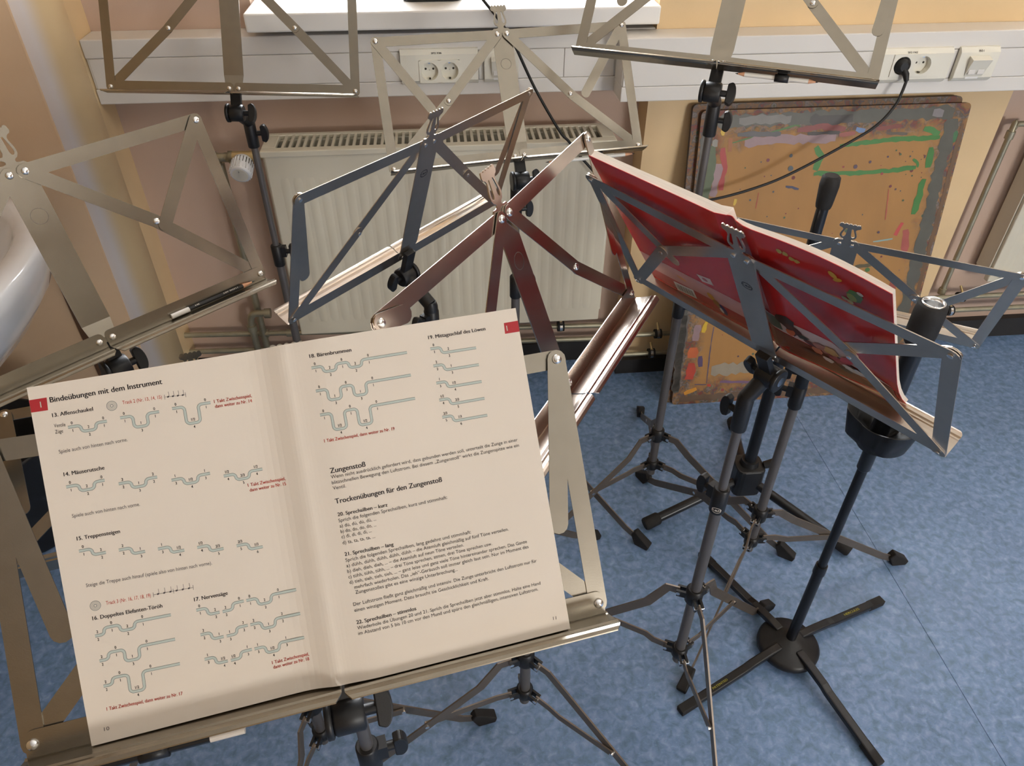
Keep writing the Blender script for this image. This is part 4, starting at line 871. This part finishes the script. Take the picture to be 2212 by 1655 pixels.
LINES = [[-188.9, 269.3, -103.4, 270.8, "Bindeübungen mit dem Instrument", "B"],
 [-189.0, 257.3, -158.6, 257.6, "13. Affenschaukel", "b"],
 [-136.1, 258.9, -105.7, 258.7, "Track 2 (Nr. 13, 14, 15)", "r"],
 [-65.8, 248.0, -35.0, 248.1, "1 Takt Zwischenspiel,", "R"],
 [-65.7, 243.8, -35.4, 243.7, "dann weiter zu Nr. 14", "R"],
 [-189.0, 248.8, -180.6, 248.5, "Ventile", "n"],
 [-188.9, 243.7, -183.1, 243.6, "Züge", "n"],
 [-188.6, 227.3, -137.0, 228.2, "Spiele auch von hinten nach vorne.", "g"],
 [-188.0, 208.4, -157.5, 208.4, "14. Mäuserutsche", "b"],
 [-50.2, 172.6, -18.7, 172.8, "1 Takt Zwischenspiel,", "R"],
 [-49.4, 168.2, -18.9, 168.3, "dann weiter zu Nr. 15", "R"],
 [-187.0, 174.0, -135.9, 173.6, "Spiele auch von hinten nach vorne.", "g"],
 [-186.4, 155.1, -154.0, 154.6, "15. Treppensteigen", "b"],
 [-185.4, 116.4, -88.6, 113.7, "Steige die Treppe auch hinauf (spiele also von hinten nach vorne).", "g"],
 [-173.2, 98.9, -139.3, 97.6, "Track 3 (Nr. 16, 17, 18, 19)", "r"],
 [-184.9, 88.9, -131.9, 87.1, "16. Doppeltes Elefanten-Töröh", "b"],
 [-107.2, 86.3, -80.3, 85.9, "17. Nervensäge", "b"],
 [-54.7, 19.4, -23.7, 19.9, "1 Takt Zwischenspiel,", "R"],
 [-54.3, 15.3, -24.1, 15.8, "dann weiter zu Nr. 18", "R"],
 [-185.7, 14.4, -127.8, 12.2, "1 Takt Zwischenspiel, dann weiter zu Nr. 17", "R"],
 [-189.9, -1.2, -186.0, -1.3, "10", "g"],
 [18.1, 273.1, 53.9, 273.3, "18. Bärenbrummen", "b"],
 [122.0, 273.9, 175.0, 274.4, "19. Mittagsschlaf des Löwen", "b"],
 [18.5, 199.1, 79.4, 199.3, "1 Takt Zwischenspiel, dann weiter zu Nr. 19", "R"],
 [19.1, 172.0, 49.6, 172.4, "Zungenstoß", "B"],
 [19.1, 167.3, 187.5, 169.7, "Wenn nicht ausdrücklich gefordert wird, dass gebunden werden soll, unterteilt die Zunge in einer", "n"],
 [19.1, 162.4, 187.9, 164.5, "blitzschnellen Bewegung den Luftstrom. Bei diesem „Zungenstoß“ wirkt die Zungenspitze wie ein", "n"],
 [19.1, 157.6, 30.3, 157.7, "Ventil.", "n"],
 [19.1, 145.3, 113.2, 146.5, "Trockenübungen für den Zungenstoß", "B"],
 [19.4, 134.3, 62.5, 134.5, "20. Sprechsilben – kurz", "b"],
 [19.3, 129.1, 115.1, 130.7, "Sprich die folgenden Sprechsilben, kurz und stimmhaft:", "n"],
 [19.5, 124.3, 50.9, 124.5, "a) dü, dü, dü, dü, ...", "n"],
 [19.5, 119.6, 50.1, 119.5, "b) do, do, do, do, ...", "n"],
 [19.6, 114.9, 45.3, 115.3, "c) di, di, di, di, ...", "n"],
 [19.6, 109.7, 47.5, 109.8, "d) ta, ta, ta, ta, ...", "n"],
 [19.7, 99.4, 62.0, 99.6, "21. Sprechsilben – lang", "b"],
 [19.6, 94.3, 131.1, 96.0, "Sprich die folgenden Sprechsilben, lang gedehnt und stimmhaft:", "n"],
 [19.6, 89.5, 165.4, 91.4, "a) dühh, dühh, dühh, dühh, dühh – die Atemluft gleichmäßig auf fünf Töne verteilen.", "n"],
 [19.6, 84.6, 122.7, 86.0, "b) dieh, dieh, dieh, ... – die Atemluft auf neun Töne verteilen.", "n"],
 [19.6, 79.7, 148.2, 81.6, "c) tühh, tühh, tühh, ... – drei Töne sprechen, atmen, drei Töne sprechen usw.", "n"],
 [19.8, 74.9, 180.4, 76.7, "d) tieh, tieh, tieh, tieh, ... – ganz leise und ganz viele Töne hintereinander sprechen. Das Ganze", "n"],
 [23.2, 70.0, 181.1, 71.8, "mehrfach wiederholen. Das „ieh“-Geräusch soll immer gleich laut sein. Nur im Moment des", "n"],
 [23.3, 65.5, 113.6, 65.8, "Zungenstoßes gibt es eine winzige Unterbrechung...", "n"],
 [19.9, 55.6, 186.6, 57.6, "Der Luftstrom fließt ganz gleichmäßig und intensiv. Die Zunge unterbricht den Luftstrom nur für", "n"],
 [20.0, 50.4, 139.9, 51.6, "einen winzigen Moment. Dazu braucht sie Geschicklichkeit und Kraft.", "n"],
 [20.0, 39.7, 72.2, 40.1, "22. Sprechsilben – stimmlos", "b"],
 [20.0, 34.8, 186.6, 36.8, "Wiederhole die Übungen 20 und 21. Sprich die Sprechsilben jetzt aber stimmlos. Halte eine Hand", "n"],
 [20.0, 30.1, 183.3, 32.0, "im Abstand von 5 bis 10 cm vor den Mund und spüre den gleichmäßigen, intensiven Luftstrom.", "n"],
 [192.7, 2.3, 195.8, 2.1, "11", "g"],
 [-196.3, 266.5, -193.4, 266.6, "1", "w"],
 [194.5, 270.9, 197.3, 271.0, "1", "w"]]
SZ = {'n': 4.3, 'b': 4.6, 'B': 6.4, 'g': 4.3, 'r': 4.3, 'R': 4.1, 'w': 7.0}
acc = {}
for xa, ya, xb, yb, s, k in LINES:
    side = 'l' if xa < 0 else 'r'; grp = {'n': INK, 'b': INK, 'B': INK, 'g': INKG, 'r': INKR, 'R': INKR, 'w': WHITEINK}[k]
    mb = MB()
    if len(s) == 1: xb = yb = None
    put_text(mb, s, pf(0.00030 if k == 'w' else 0.00022), xa, ya, xb, yb, SZ[k], k in 'bBRw')
    mb.build('printed_line', grp, bk)
def ribbon(mb, P, w, eps, butt=True):
    f = pf(eps); vs = []; n = len(P)
    for i, p in enumerate(P):
        d = (V(P[min(i+1, n-1)])-V(P[max(i-1, 0)])).normalized(); q = V((-d.y, d.x))*w/2
        vs += [f(p[0]+q.x, p[1]+q.y), f(p[0]-q.x, p[1]-q.y)]
    mb.add(vs, [(2*i, 2*i+1, 2*i+3, 2*i+2) for i in range(n-1)])
def slide(side, start, end, levels, lens, labels, rot=0.0):
    """step curve: plateaus of given length at given levels joined by S bends"""
    so = MB(); si = MB(); tx = MB()
    if side == 'l': start, end = ((p[0]*0.9943, p[1]+1.0-p[1]/245.0) for p in (start, end))
    x0, y0 = start; L = math.hypot(end[0]-x0, end[1]-y0); tot = end[0]-x0
    n = len(levels); bend = 6.0; x_ = 0.0; P = []; mids = []
    for i in range(n):
        xe = x_+lens[i] if i < n-1 else tot
        P.append((x_, levels[i])); P.append((xe, levels[i])); mids.append((x_+(min(lens[i], 7.0))*0.5, levels[i])); 
        if i < n-1:
            dy = levels[i+1]-levels[i]; r = min(3.0, abs(dy)/2, bend/2); nb = 7; sgn = 1 if dy > 0 else -1
            # quarter arcs with a straight riser
            xm = xe+bend/2
            for k in range(1, nb+1):
                a = math.pi/2*k/nb; P.append((xe+(bend/2)*math.sin(a), levels[i]+sgn*r*(1-math.cos(a))))
            for k in range(0, nb):
                a = math.pi/2*(1-k/nb); P.append((xm+(bend/2)*(1-math.sin(a)), levels[i+1]-sgn*r*(1-math.cos(a))))
            x_ = xe+bend
    ca, sa = math.cos(math.radians(rot)), math.sin(math.radians(rot))
    Q = [(x0+a*ca-c*sa, y0+a*sa+c*ca) for a, c in P]
    # drop duplicates
    Q2 = [Q[0]]
    for q in Q[1:]:
        if math.hypot(q[0]-Q2[-1][0], q[1]-Q2[-1][1]) > 0.05: Q2.append(q)
    # subdivide long runs so that the print follows the page
    ribbon(so, Q2, 2.4, 0.00015); ribbon(si, Q2, 1.75, 0.00020)
    for (mx_, my_), (a, c) in zip(mids, labels):
        for s, dy in ((a, 2.0), (c, -4.3)):
            yy = my_+dy
            put_text(tx, s, pf(0.00022), x0+mx_*ca-yy*sa, y0+mx_*sa+yy*ca, None, None, 3.3, True, True)
    o = so.build('printed_slide_curve', SLIDED, bk); si.build('tube_print', SLIDE, o); tx.build('printed_numbers', INK, o)
A, H2, G2, H3 = ('0', '1'), ('1/2', '4'), ('2', '2'), ('1', '3')
T5, T6 = ('2/3', '5'), ('1/3', '6')
D1, D2, D3 = -5.2, -9.8, -14.8
for st_, en, dd, lab in (((-180.1, 247.2), (-150.8, 248.0), D1, [A, G2, A]), ((-140.5, 248.2), (-110.2, 248.6), D2, [A, H3, A]), ((-99.9, 249.0), (-69.1, 249.1), D3, [A, H2, A])):
    slide('l', st_, en, [0, dd, 0], [6.5, 5.0, 6.5], lab)
for st_, en, lab in (((-188.7, 199.4), (-159.9, 199.2), [A, G2, A]), ((-149.9, 194.4), (-120.1, 194.6), [G2, H3, G2]), ((-109.6, 189.6), (-78.8, 189.8), [H3, H2, H3]), ((-68.4, 185.2), (-36.5, 185.3), [H2, T5, H2])):
    slide('l', st_, en, [0, D1, 0], [6.5, 5.0, 6.5], lab)
for st_, en, lab in (((-187.3, 145.9), (-167.9, 141.0), [A, G2]), ((-158.1, 140.4), (-138.7, 135.3), [G2, H3]), ((-128.7, 135.0), (-108.8, 129.5), [H3, H2]), ((-98.5, 129.7), (-78.1, 124.1), [H2, T5]), ((-67.5, 124.5), (-46.7, 119.1), [T5, T6])):
    slide('l', st_, en, [0, D1], [6.5, 7.0], lab)
for st_, en, dd, lab in (((-186.0, 75.2), (-127.5, 78.0), D1, [G2, A, G2, A]), ((-185.9, 54.5), (-127.4, 57.0), D2, [G2, A, H3, A]), ((-186.1, 33.6), (-126.9, 36.4), D3, [G2, A, H2, A])):
    slide('l', st_, en, [0, -D1, -D1+dd, -D1], [4.0, 6.0, 5.0, 20], lab, -1.5)
for k, (l1, l2, l3) in enumerate((([A, G2], [G2, A], [A, G2, A]), ([G2, H3], [H3, G2], [G2, H3, G2]), ([H3, H2], [H2, H3], [H3, H2, H3]))):
    dy = -21.0*k
    slide('l', (-107.4, 78.0+dy), (-89.6, 71.8+dy), [0, D1-0.6], [5.5, 6], l1); slide('l', (-87.2, 72.0+dy), (-69.2, 77+dy), [0, 5.0], [5.5, 6], l2); slide('l', (-67.1, 76.9+dy), (-25.4, 77.3+dy), [0, D1-0.6, 0.2], [6, 5, 20], l3)
for st_, en, dd, lab in (((18.2, 264.4), (101.2, 265.1), D1, [A, G2, A, G2, A]), ((18.6, 244.1), (101.3, 244.6), D2, [A, H3, A, H3, A]), ((18.7, 223.1), (101.6, 224.1), D3, [A, H2, A, H2, A])):
    slide('r', st_, en, [0, dd, 0, dd, 0], [6.5, 5.0, 5.0, 5.0, 30], lab, 0.5)
for k, lab in enumerate(([A, G2], [G2, H3], [H3, H2], [H2, T5], [T5, T6])):
    slide('r', (122.3+0.1*k, 265.1-15.5*k), (163.5, 259.9-15.5*k), [0, D1], [6.5, 20], lab)
def notes(x0, y0, x1, y1, n, bars):
    mb = MB(); f = lambda p, w: ribbon(mb, p, w, 0.0002)
    f([(x0, y0), (x1, y1)], 0.25)
    for u in bars: xx = lerp(x0, x1, u); yy = lerp(y0, y1, u); f([(xx, yy-2.0), (xx, yy+2.0)], 0.3)
    for k in range(n):
        u = (k+0.62)/n*0.93+0.02; xx = lerp(x0, x1, u); yy = lerp(y0, y1, u)
        mb.add([pf(0.0002)(xx+0.95*math.cos(a)*0.95-0.2*math.sin(a), yy+0.7*math.sin(a)+0.3*math.cos(a)) for a in [2*math.pi*j/10 for j in range(10)]], [tuple(range(10))])
        f([(xx+0.8, yy+0.2), (xx+0.8, yy+4.2)], 0.28)
    mb.build('printed_notes', INKG, bk)
notes(-103.5, 259.5, -87.0, 258.8, 4, (0, 1)); notes(-137.2, 98.9, -106.2, 98.0, 6, (0, 0.5, 1))
for cx_, cy_ in ((-144.4, 259.1), (-181.1, 100.1)):
    for r_, m_, e_ in ((4.1, SLIDED, 0.00014), (3.8, CDG, 0.00018), (1.2, SLIDED, 0.00022), (0.8, PAPER, 0.00026)):
        mb = MB()
        mb.add([pf(e_)(cx_+r_*math.cos(2*math.pi*j/24), cy_+r_*math.sin(2*math.pi*j/24)) for j in range(24)], [tuple(range(24))])
        mb.build('printed_disc', m_, bk)
# ================================================================ RED SONGBOOK (seen from behind)
rb = thing('red_songbook', F8 @ V((0.02, LY, 0.02)), 'glossy red songbook opened on the grey stand seen from its cover side', 'book')
def rz(xm, ym, back=0.0):
    base = 0.0225-0.0165*(ym+10)/300.0
    if xm < 0:  # the front cover sags a little and curls at its lower outer corner
        u = max(0.0, min(1.0, (-xm-20)/160)); base += 0.004*math.sin(math.pi*u)+0.018*u*u*max(0.0, 1-(ym+10)/110)**2
    base += 0.005*math.exp(-((xm-11)/9.0)**2)
    return base-back
def rfn(eps): return lambda xm, ym: F8 @ V((xm/1000, ym/1000, rz(xm, ym, eps)))
def sheet(name, xa, xb, ya, yb, th, m, nx=16, ny=10, eps=0.0, wave=None):
    vs = []; fs = []
    for i in range(nx+1):
        for j in range(ny+1):
            xm = lerp(xa, xb, i/nx); ym = lerp(ya, yb, j/ny)
            z0 = rz(xm, ym, 0)+eps; t_ = th if not wave else th*wave(i/nx)
            vs += [F8 @ V((xm/1000, ym/1000, z0)), F8 @ V((xm/1000, ym/1000, z0+t_))]
    st_ = 2*(ny+1); idx = lambda i, j, k: i*st_+2*j+k
    for i in range(nx):
        for j in range(ny):
            fs += [(idx(i, j, 0), idx(i, j+1, 0), idx(i+1, j+1, 0), idx(i+1, j, 0)), (idx(i, j, 1), idx(i+1, j, 1), idx(i+1, j+1, 1), idx(i, j+1, 1))]
    for i in range(nx): fs += [(idx(i, 0, 0), idx(i+1, 0, 0), idx(i+1, 0, 1), idx(i, 0, 1)), (idx(i, ny, 0), idx(i, ny, 1), idx(i+1, ny, 1), idx(i+1, ny, 0))]
    for j in range(ny): fs += [(idx(0, j, 0), idx(0, j, 1), idx(0, j+1, 1), idx(0, j+1, 0)), (idx(nx, j, 0), idx(nx, j+1, 0), idx(nx, j+1, 1), idx(nx, j, 1))]
    b = MB(); b.add(vs, fs); return b.build(name, m, rb)
sheet('back_cover', 17, 232, -4.3, 291, 0.0007, REDC); sheet('spine', 3, 17, -4.3, 291, 0.0007, REDC, 6); sheet('front_cover', -181, 3, -4.3, 291, 0.0007, REDC)
sheet('page_block', 17, 230.5, -3, 289.5, 0.0125, PAPEREDGE, eps=0.0008, wave=lambda u: 1.0-0.18*u)
sheet('page_block', -179.5, 3, -3, 289.5, 0.0075, PAPEREDGE, eps=0.0008, wave=lambda u: 0.55+0.45*math.sin(math.pi*min(1, u*0.9+0.1))**0.5)
def patch(poly, col, name='cover_print', eps=0.00025, rough=0.3):
    """flat print on the covers: polygon (mm) cut into a small grid so it follows the cover"""
    xs = [p[0] for p in poly]; ys = [p[1] for p in poly]
    bm = bmesh.new(); f = bm.faces.new([bm.verts.new((p[0], p[1], 0)) for p in poly])
    bmesh.ops.triangulate(bm, faces=[f])
    for _ in range(3 if max(max(xs)-min(xs), max(ys)-min(ys)) > 30 else 1): bmesh.ops.subdivide_edges(bm, edges=bm.edges[:], cuts=1, use_grid_fill=True)
    bm.verts.index_update(); fn = rfn(eps)
    b = MB(); b.add([fn(v.co.x, v.co.y) for v in bm.verts], [tuple(v.index for v in q.verts) for q in bm.faces]); bm.free()
    return b.build(name, mat('print_%02x%02x%02x' % col, srgb(*col), rough, 0, 0.08, 40, coat=0.3), rb)
def ell(cx, cy, a, c, rot=0, n=18, j=0.0, seed=1):
    rnd = random.Random(seed); ca, sa = math.cos(math.radians(rot)), math.sin(math.radians(rot)); o = []
    for k in range(n):
        t_ = 2*math.pi*k/n; q = 1+j*(rnd.random()-0.5); u, v = a*q*math.cos(t_), c*q*math.sin(t_); o.append((cx+u*ca-v*sa, cy+u*sa+v*ca))
    return o
# back cover: pale stripe, darker foot band, barcode label, stamp, small coloured vignette
patch([(231.5, 74), (19, 80), (19, 38), (231.5, 32)], (206, 150, 140)); patch([(231.5, 32), (19, 38), (19, 8), (231.5, 4)], (172, 46, 52))
patch([(181, 27), (140, 34), (140, 8), (181, 1)], (226, 226, 222), 'barcode_label', 0.0004)
for k in range(13):
    xk = 177-2.7*k; wk = (0.8, 1.5, 1.0, 1.8)[k % 4]
    patch([(xk, 23+0.17*(177-xk)), (xk-wk, 23+0.17*(177-xk)), (xk-wk, 6.5+0.17*(177-xk)), (xk, 6.5+0.17*(177-xk))], (74, 80, 84), 'barcode_bar', 0.0006)
patch([(114, 99), (88, 106), (86, 90), (108, 84)], (222, 196, 186), 'cover_print', 0.0004); patch(ell(100, 95, 5, 4), (170, 60, 60), 'cover_print', 0.0006); patch(ell(155, 54, 9, 4.5, 10, j=0.4), (214, 150, 90), 'cover_print', 0.0004)
patch(ell(103, 46, 6, 10, -15), (206, 150, 40), 'cover_print', 0.0005); patch(ell(97, 34, 6, 9, 10), (160, 110, 50), 'cover_print', 0.0006); patch(ell(88, 22, 7, 14, -12), (38, 58, 110), 'cover_print', 0.0005); patch(ell(91, 18, 3, 8, -12), (222, 222, 224), 'cover_print', 0.0007); patch(ell(94, 27, 3.5, 5), (150, 120, 70), 'cover_print', 0.0008)
# front cover: title, subtitle, wooden floor and a crowd of coloured shapes
def rtext(s, xa, ya, xb, yb, sz, m, bold=False):
    q = MB(); f = rfn(0.0005); put_text(q, s, lambda u, v: f(-u, v), -xa, ya, -xb, yb, sz, bold); q.build('printed_title', m, rb)
rtext('Posaunenchöre', -42, 209, -118, 202, 12.5, INK)
for k, (ux, uy) in enumerate(((-50, 269), (-57, 268), (-64, 263), (-70, 262), (-124, 231), (-130, 230), (-139, 224), (-147, 217), (-153, 214))):
    patch(ell(ux, uy, 3.4, 4.2, 20*k, 12, 0.3, k), (186, 158, 66), 'cover_print', 0.0005)
patch([(2, 60), (-60, 54), (-120, 56), (-174, 58), (-174, 2), (2, 2)], (128, 72, 52)); patch([(2, 100), (-30, 96), (-95, 98), (-118, 82), (-174, 62), (-120, 58), (-60, 56), (2, 62)], (206, 178, 168), 'cover_print', 0.0003)
for k in range(7): patch([(0, 52-6.5*k), (-172, 54-6.5*k), (-172, 53-6.5*k), (0, 51-6.5*k)], (96, 48, 36), 'cover_print', 0.0005)
patch([(2, 96), (-20, 96), (-22, 66), (2, 64)], (74, 104, 84), 'cover_print', 0.0005)
SH = [(-30, 96, 13, 16, 0, (52, 40, 36)), (-38, 78, 12, 14, 10, (84, 44, 34)), (-34, 70, 6, 9, 20, (196, 96, 48)), (-52, 72, 9, 5, -20, (60, 66, 58)), (-60, 64, 10, 6, 10, (92, 30, 30)), (-78, 66, 12, 9, 0, (176, 110, 90)), (-70, 52, 7, 9, 0, (206, 120, 84)), (-92, 70, 11, 12, 0, (196, 150, 80)), (-100, 54, 14, 9, 0, (160, 70, 72)), (-112, 66, 8, 13, 20, (190, 70, 84)), (-118, 46, 14, 8, 0, (216, 210, 200)), (-122, 54, 10, 3, 15, (40, 40, 44)), (-132, 50, 10, 8, 0, (196, 200, 206)), (-140, 40, 10, 6, 0, (170, 120, 90)), (-108, 36, 10, 6, 0, (60, 56, 56)), (-148, 30, 14, 5, 0, (150, 110, 60)), (-60, 40, 14, 5, 0, (96, 60, 44)), (-86, 42, 8, 6, 0, (214, 190, 170))]
for k, (cx_, cy_, a_, c_, r_, col) in enumerate(SH): patch(ell(cx_, cy_, a_, c_, r_, 14, 0.5, k), col, 'cover_print', 0.0006+0.00012*k)
patch(ell(-137, 246, 9, 12, 25, j=0.2), (84, 140, 50), 'cover_print', 0.0004); patch(ell(-133, 240, 6, 7, 0), (168, 186, 50), 'cover_print', 0.0005); patch(ell(-144, 257, 4, 3, 0), (224, 224, 214), 'cover_print', 0.0006); patch(ell(-118, 262, 7, 3, -40), (214, 160, 50), 'cover_print', 0.0004); patch(ell(-113, 268, 4.5, 6, -40), (222, 176, 70), 'cover_print', 0.0005)

# ================================================================ BLACK TUBE STAND BEHIND (boom base)
cx_, cy_ = 0.765, 1.325
t = thing('tube_stand', (cx_, cy_, 0), 'black tube stand with rubber capped round legs behind the red songbook stand', 'stand')
cyl('pole', (cx_, cy_, 0.10), (cx_, cy_, 0.60), 0.0150, BLKTUBE, t, 20); cyl('pole_extension', (cx_, cy_, 0.58), (cx_, cy_, 0.87), 0.0122, BLKTUBE, t, 20)
b = MB(); b.tube([(cx_, cy_, 0.868), (cx_, cy_, 0.875), (cx_, cy_, 0.915), (cx_, cy_, 0.932), (cx_, cy_, 0.936)], [0.0150, 0.0165, 0.0195, 0.0180, 0.0135], 20); b.build('end_cap', RUBBER, t)
b = MB(); b.rbox((cx_-0.038, cy_-0.036, 0.045), (cx_+0.038, cy_+0.036, 0.135), 0.018); b.tube([(cx_, cy_, 0.13), (cx_, cy_, 0.150)], [0.026, 0.022], 18); b.build('leg_housing', BLACK, t, 0.004)
b = MB(); b.tube([(cx_+0.036, cy_-0.01, 0.135), (cx_+0.06, cy_-0.012, 0.142)], [0.010, 0.013], 12); b.build('clamp_knob', BLACK, t, 0.002)
for fx, fy in ((0.475, 1.241), (0.977, 1.107), (0.842, 1.62)):
    e = V((fx, fy, 0.018)); s_ = V((cx_, cy_, 0.085)); d = (e-s_).normalized()
    b = MB(); b.tube([s_+d*0.02, e-d*0.03], 0.0125, 16); lg = b.build('leg', BLKTUBE, t)
    b = MB(); b.tube([e-d*0.045, e-d*0.040, e-d*0.004, e], [0.0135, 0.0170, 0.0175, 0.0150], 16); b.build('rubber_cap', RUBBER, lg)

# ================================================================ INSTRUMENT STAND WITH ROUND BASE
cx_, cy_ = 0.716, 0.865
t = thing('instrument_stand', (cx_, cy_, 0), 'black instrument stand with round base and yellow lettering on its folding legs', 'stand')
b = MB(); b.lathe([(0.060, 0.012), (0.068, 0.016), (0.068, 0.024), (0.062, 0.032), (0.035, 0.038), (0.022, 0.050), (0.0, 0.052)], 36, frame((cx_, cy_, 0), (1, 0, 0), (0, 1, 0), (0, 0, 1))); b.build('round_base', BLACK, t)
cyl('lower_tube', (cx_, cy_, 0.03), (cx_, cy_, 0.30), 0.0108, BLKTUBE, t, 18)
b = MB(); b.tube([(cx_, cy_, 0.285), (cx_, cy_, 0.310)], [0.0125, 0.0118], 18); b.build('tube_collar', BLKTUBE, t)
cyl('middle_tube', (cx_, cy_, 0.30), (cx_, cy_, 0.62), 0.0088, BLKTUBE, t, 18)
b = MB(); b.tube([(cx_, cy_, 0.585), (cx_, cy_, 0.588), (cx_, cy_, 0.655), (cx_, cy_, 0.66)], [0.0100, 0.0118, 0.0118, 0.0128], 18); b.build('holder_sleeve', BLKTUBE, t)
# flared bell holder with petal lobes
b = MB(); N = 48; prof = [(0.012, 0.640), (0.028, 0.644), (0.042, 0.662), (0.050, 0.712), (0.050, 0.715), (0.038, 0.668), (0.012, 0.655)]
vs = []
for i, (r_, h_) in enumerate(prof):
    for k in range(N):
        a = 2*math.pi*k/N; lobe = 1.0 if i < 2 else (1.0+0.22*math.copysign(min(1, abs(3*math.cos(2.5*a+0.4))), math.cos(2.5*a+0.4)))
        hh = h_-(0.016*(1-math.copysign(min(1, abs(3*math.cos(2.5*a+0.4))), math.cos(2.5*a+0.4)))/2 if i in (3, 4) else 0)
        vs.append((cx_+r_*lobe*math.cos(a), cy_+r_*lobe*math.sin(a), hh))
b.add(vs, [(i*N+k, i*N+(k+1) % N, (i+1)*N+(k+1) % N, (i+1)*N+k) for i in range(len(prof)-1) for k in range(N)], True); b.build('bell_holder', BLACK, t)
cyl('upper_tube', (cx_, cy_, 0.66), (cx_, cy_, 0.865), 0.0150, BLKTUBE, t, 20)
b = MB(); b.tube([(cx_, cy_, 0.725), (cx_, cy_, 0.742)], 0.0185, 20); b.build('stop_ring', BLACK, t)
b = MB(); b.lathe([(0.0155, 0.858), (0.0200, 0.864), (0.0225, 0.880), (0.0228, 0.915), (0.0215, 0.932), (0.0185, 0.9355), (0.0170, 0.935)], 28, frame((cx_, cy_, 0), (1, 0, 0), (0, 1, 0), (0, 0, 1)), True, False); b.build('foam_grip', RUBBER, t)
b = MB(); b.lathe([(0.0170, 0.934), (0.0168, 0.9366), (0.0145, 0.9366), (0.0140, 0.930), (0.0138, 0.88), (0.0, 0.88)], 28, frame((cx_, cy_, 0), (1, 0, 0), (0, 1, 0), (0, 0, 1)), True, False); b.build('metal_rim', RIVET, t)
for (fx, fy), txt in (((0.99, 0.964), 'HERCULES'), ((0.435, 0.743), 'PATENTED'), ((0.601, 1.142), ''), ((0.802, 0.598), '')):
    e = V((fx, fy, 0.010)); c = V((cx_, cy_, 0)); d = (e-c); d.z = 0; L = d.length; d.normalize(); s_ = V((-d.y, d.x, 0))
    pts = [c+d*0.030+V((0, 0, 0.036)), c+d*0.060+V((0, 0, 0.036)), c+d*0.112+V((0, 0, 0.031)), c+d*0.128+V((0, 0, 0.026)), c+d*(L-0.004)+V((0, 0, 0.0095)), c+d*L+V((0, 0, 0.008))]
    b = MB(); b.sweep_rect(pts, 0.0145, 0.0190, s_); lg = b.build('leg', BLKTUBE, t, 0.003)
    b = MB(); b.sweep_rect([c+d*(L-0.045)+V((0, 0, 0.0125)), c+d*(L+0.002)+V((0, 0, 0.0085))], 0.0165, 0.0200, s_); b.build('leg_tip', RUBBER, lg, 0.002)
    def onleg(u, v):   # u along the leg in mm from the centre, v across; on the sloping top face
        uu = u/1000; zz = 0.026+(0.0095-0.026)*(uu-0.128)/(L-0.132)
        return c+d*uu+s_*(v/1000)+V((0, 0, zz+0.0080))
    if txt:
        rev = d.x < 0
        b = MB()
        if rev: put_text(b, txt, lambda u, v: onleg(-u, -v), -(L*1000-118 if False else 222), -2.6, -182, -2.6, 7.0, True)
        else: put_text(b, txt, onleg, 166, -2.8, 214, -2.8, 8.0, True)
        b.build('printed_lettering', YELP, t)

# ---------------------------------------------------------------- tidy up
for o in bpy.data.objects:
    if 'org' in o.keys(): del o['org']
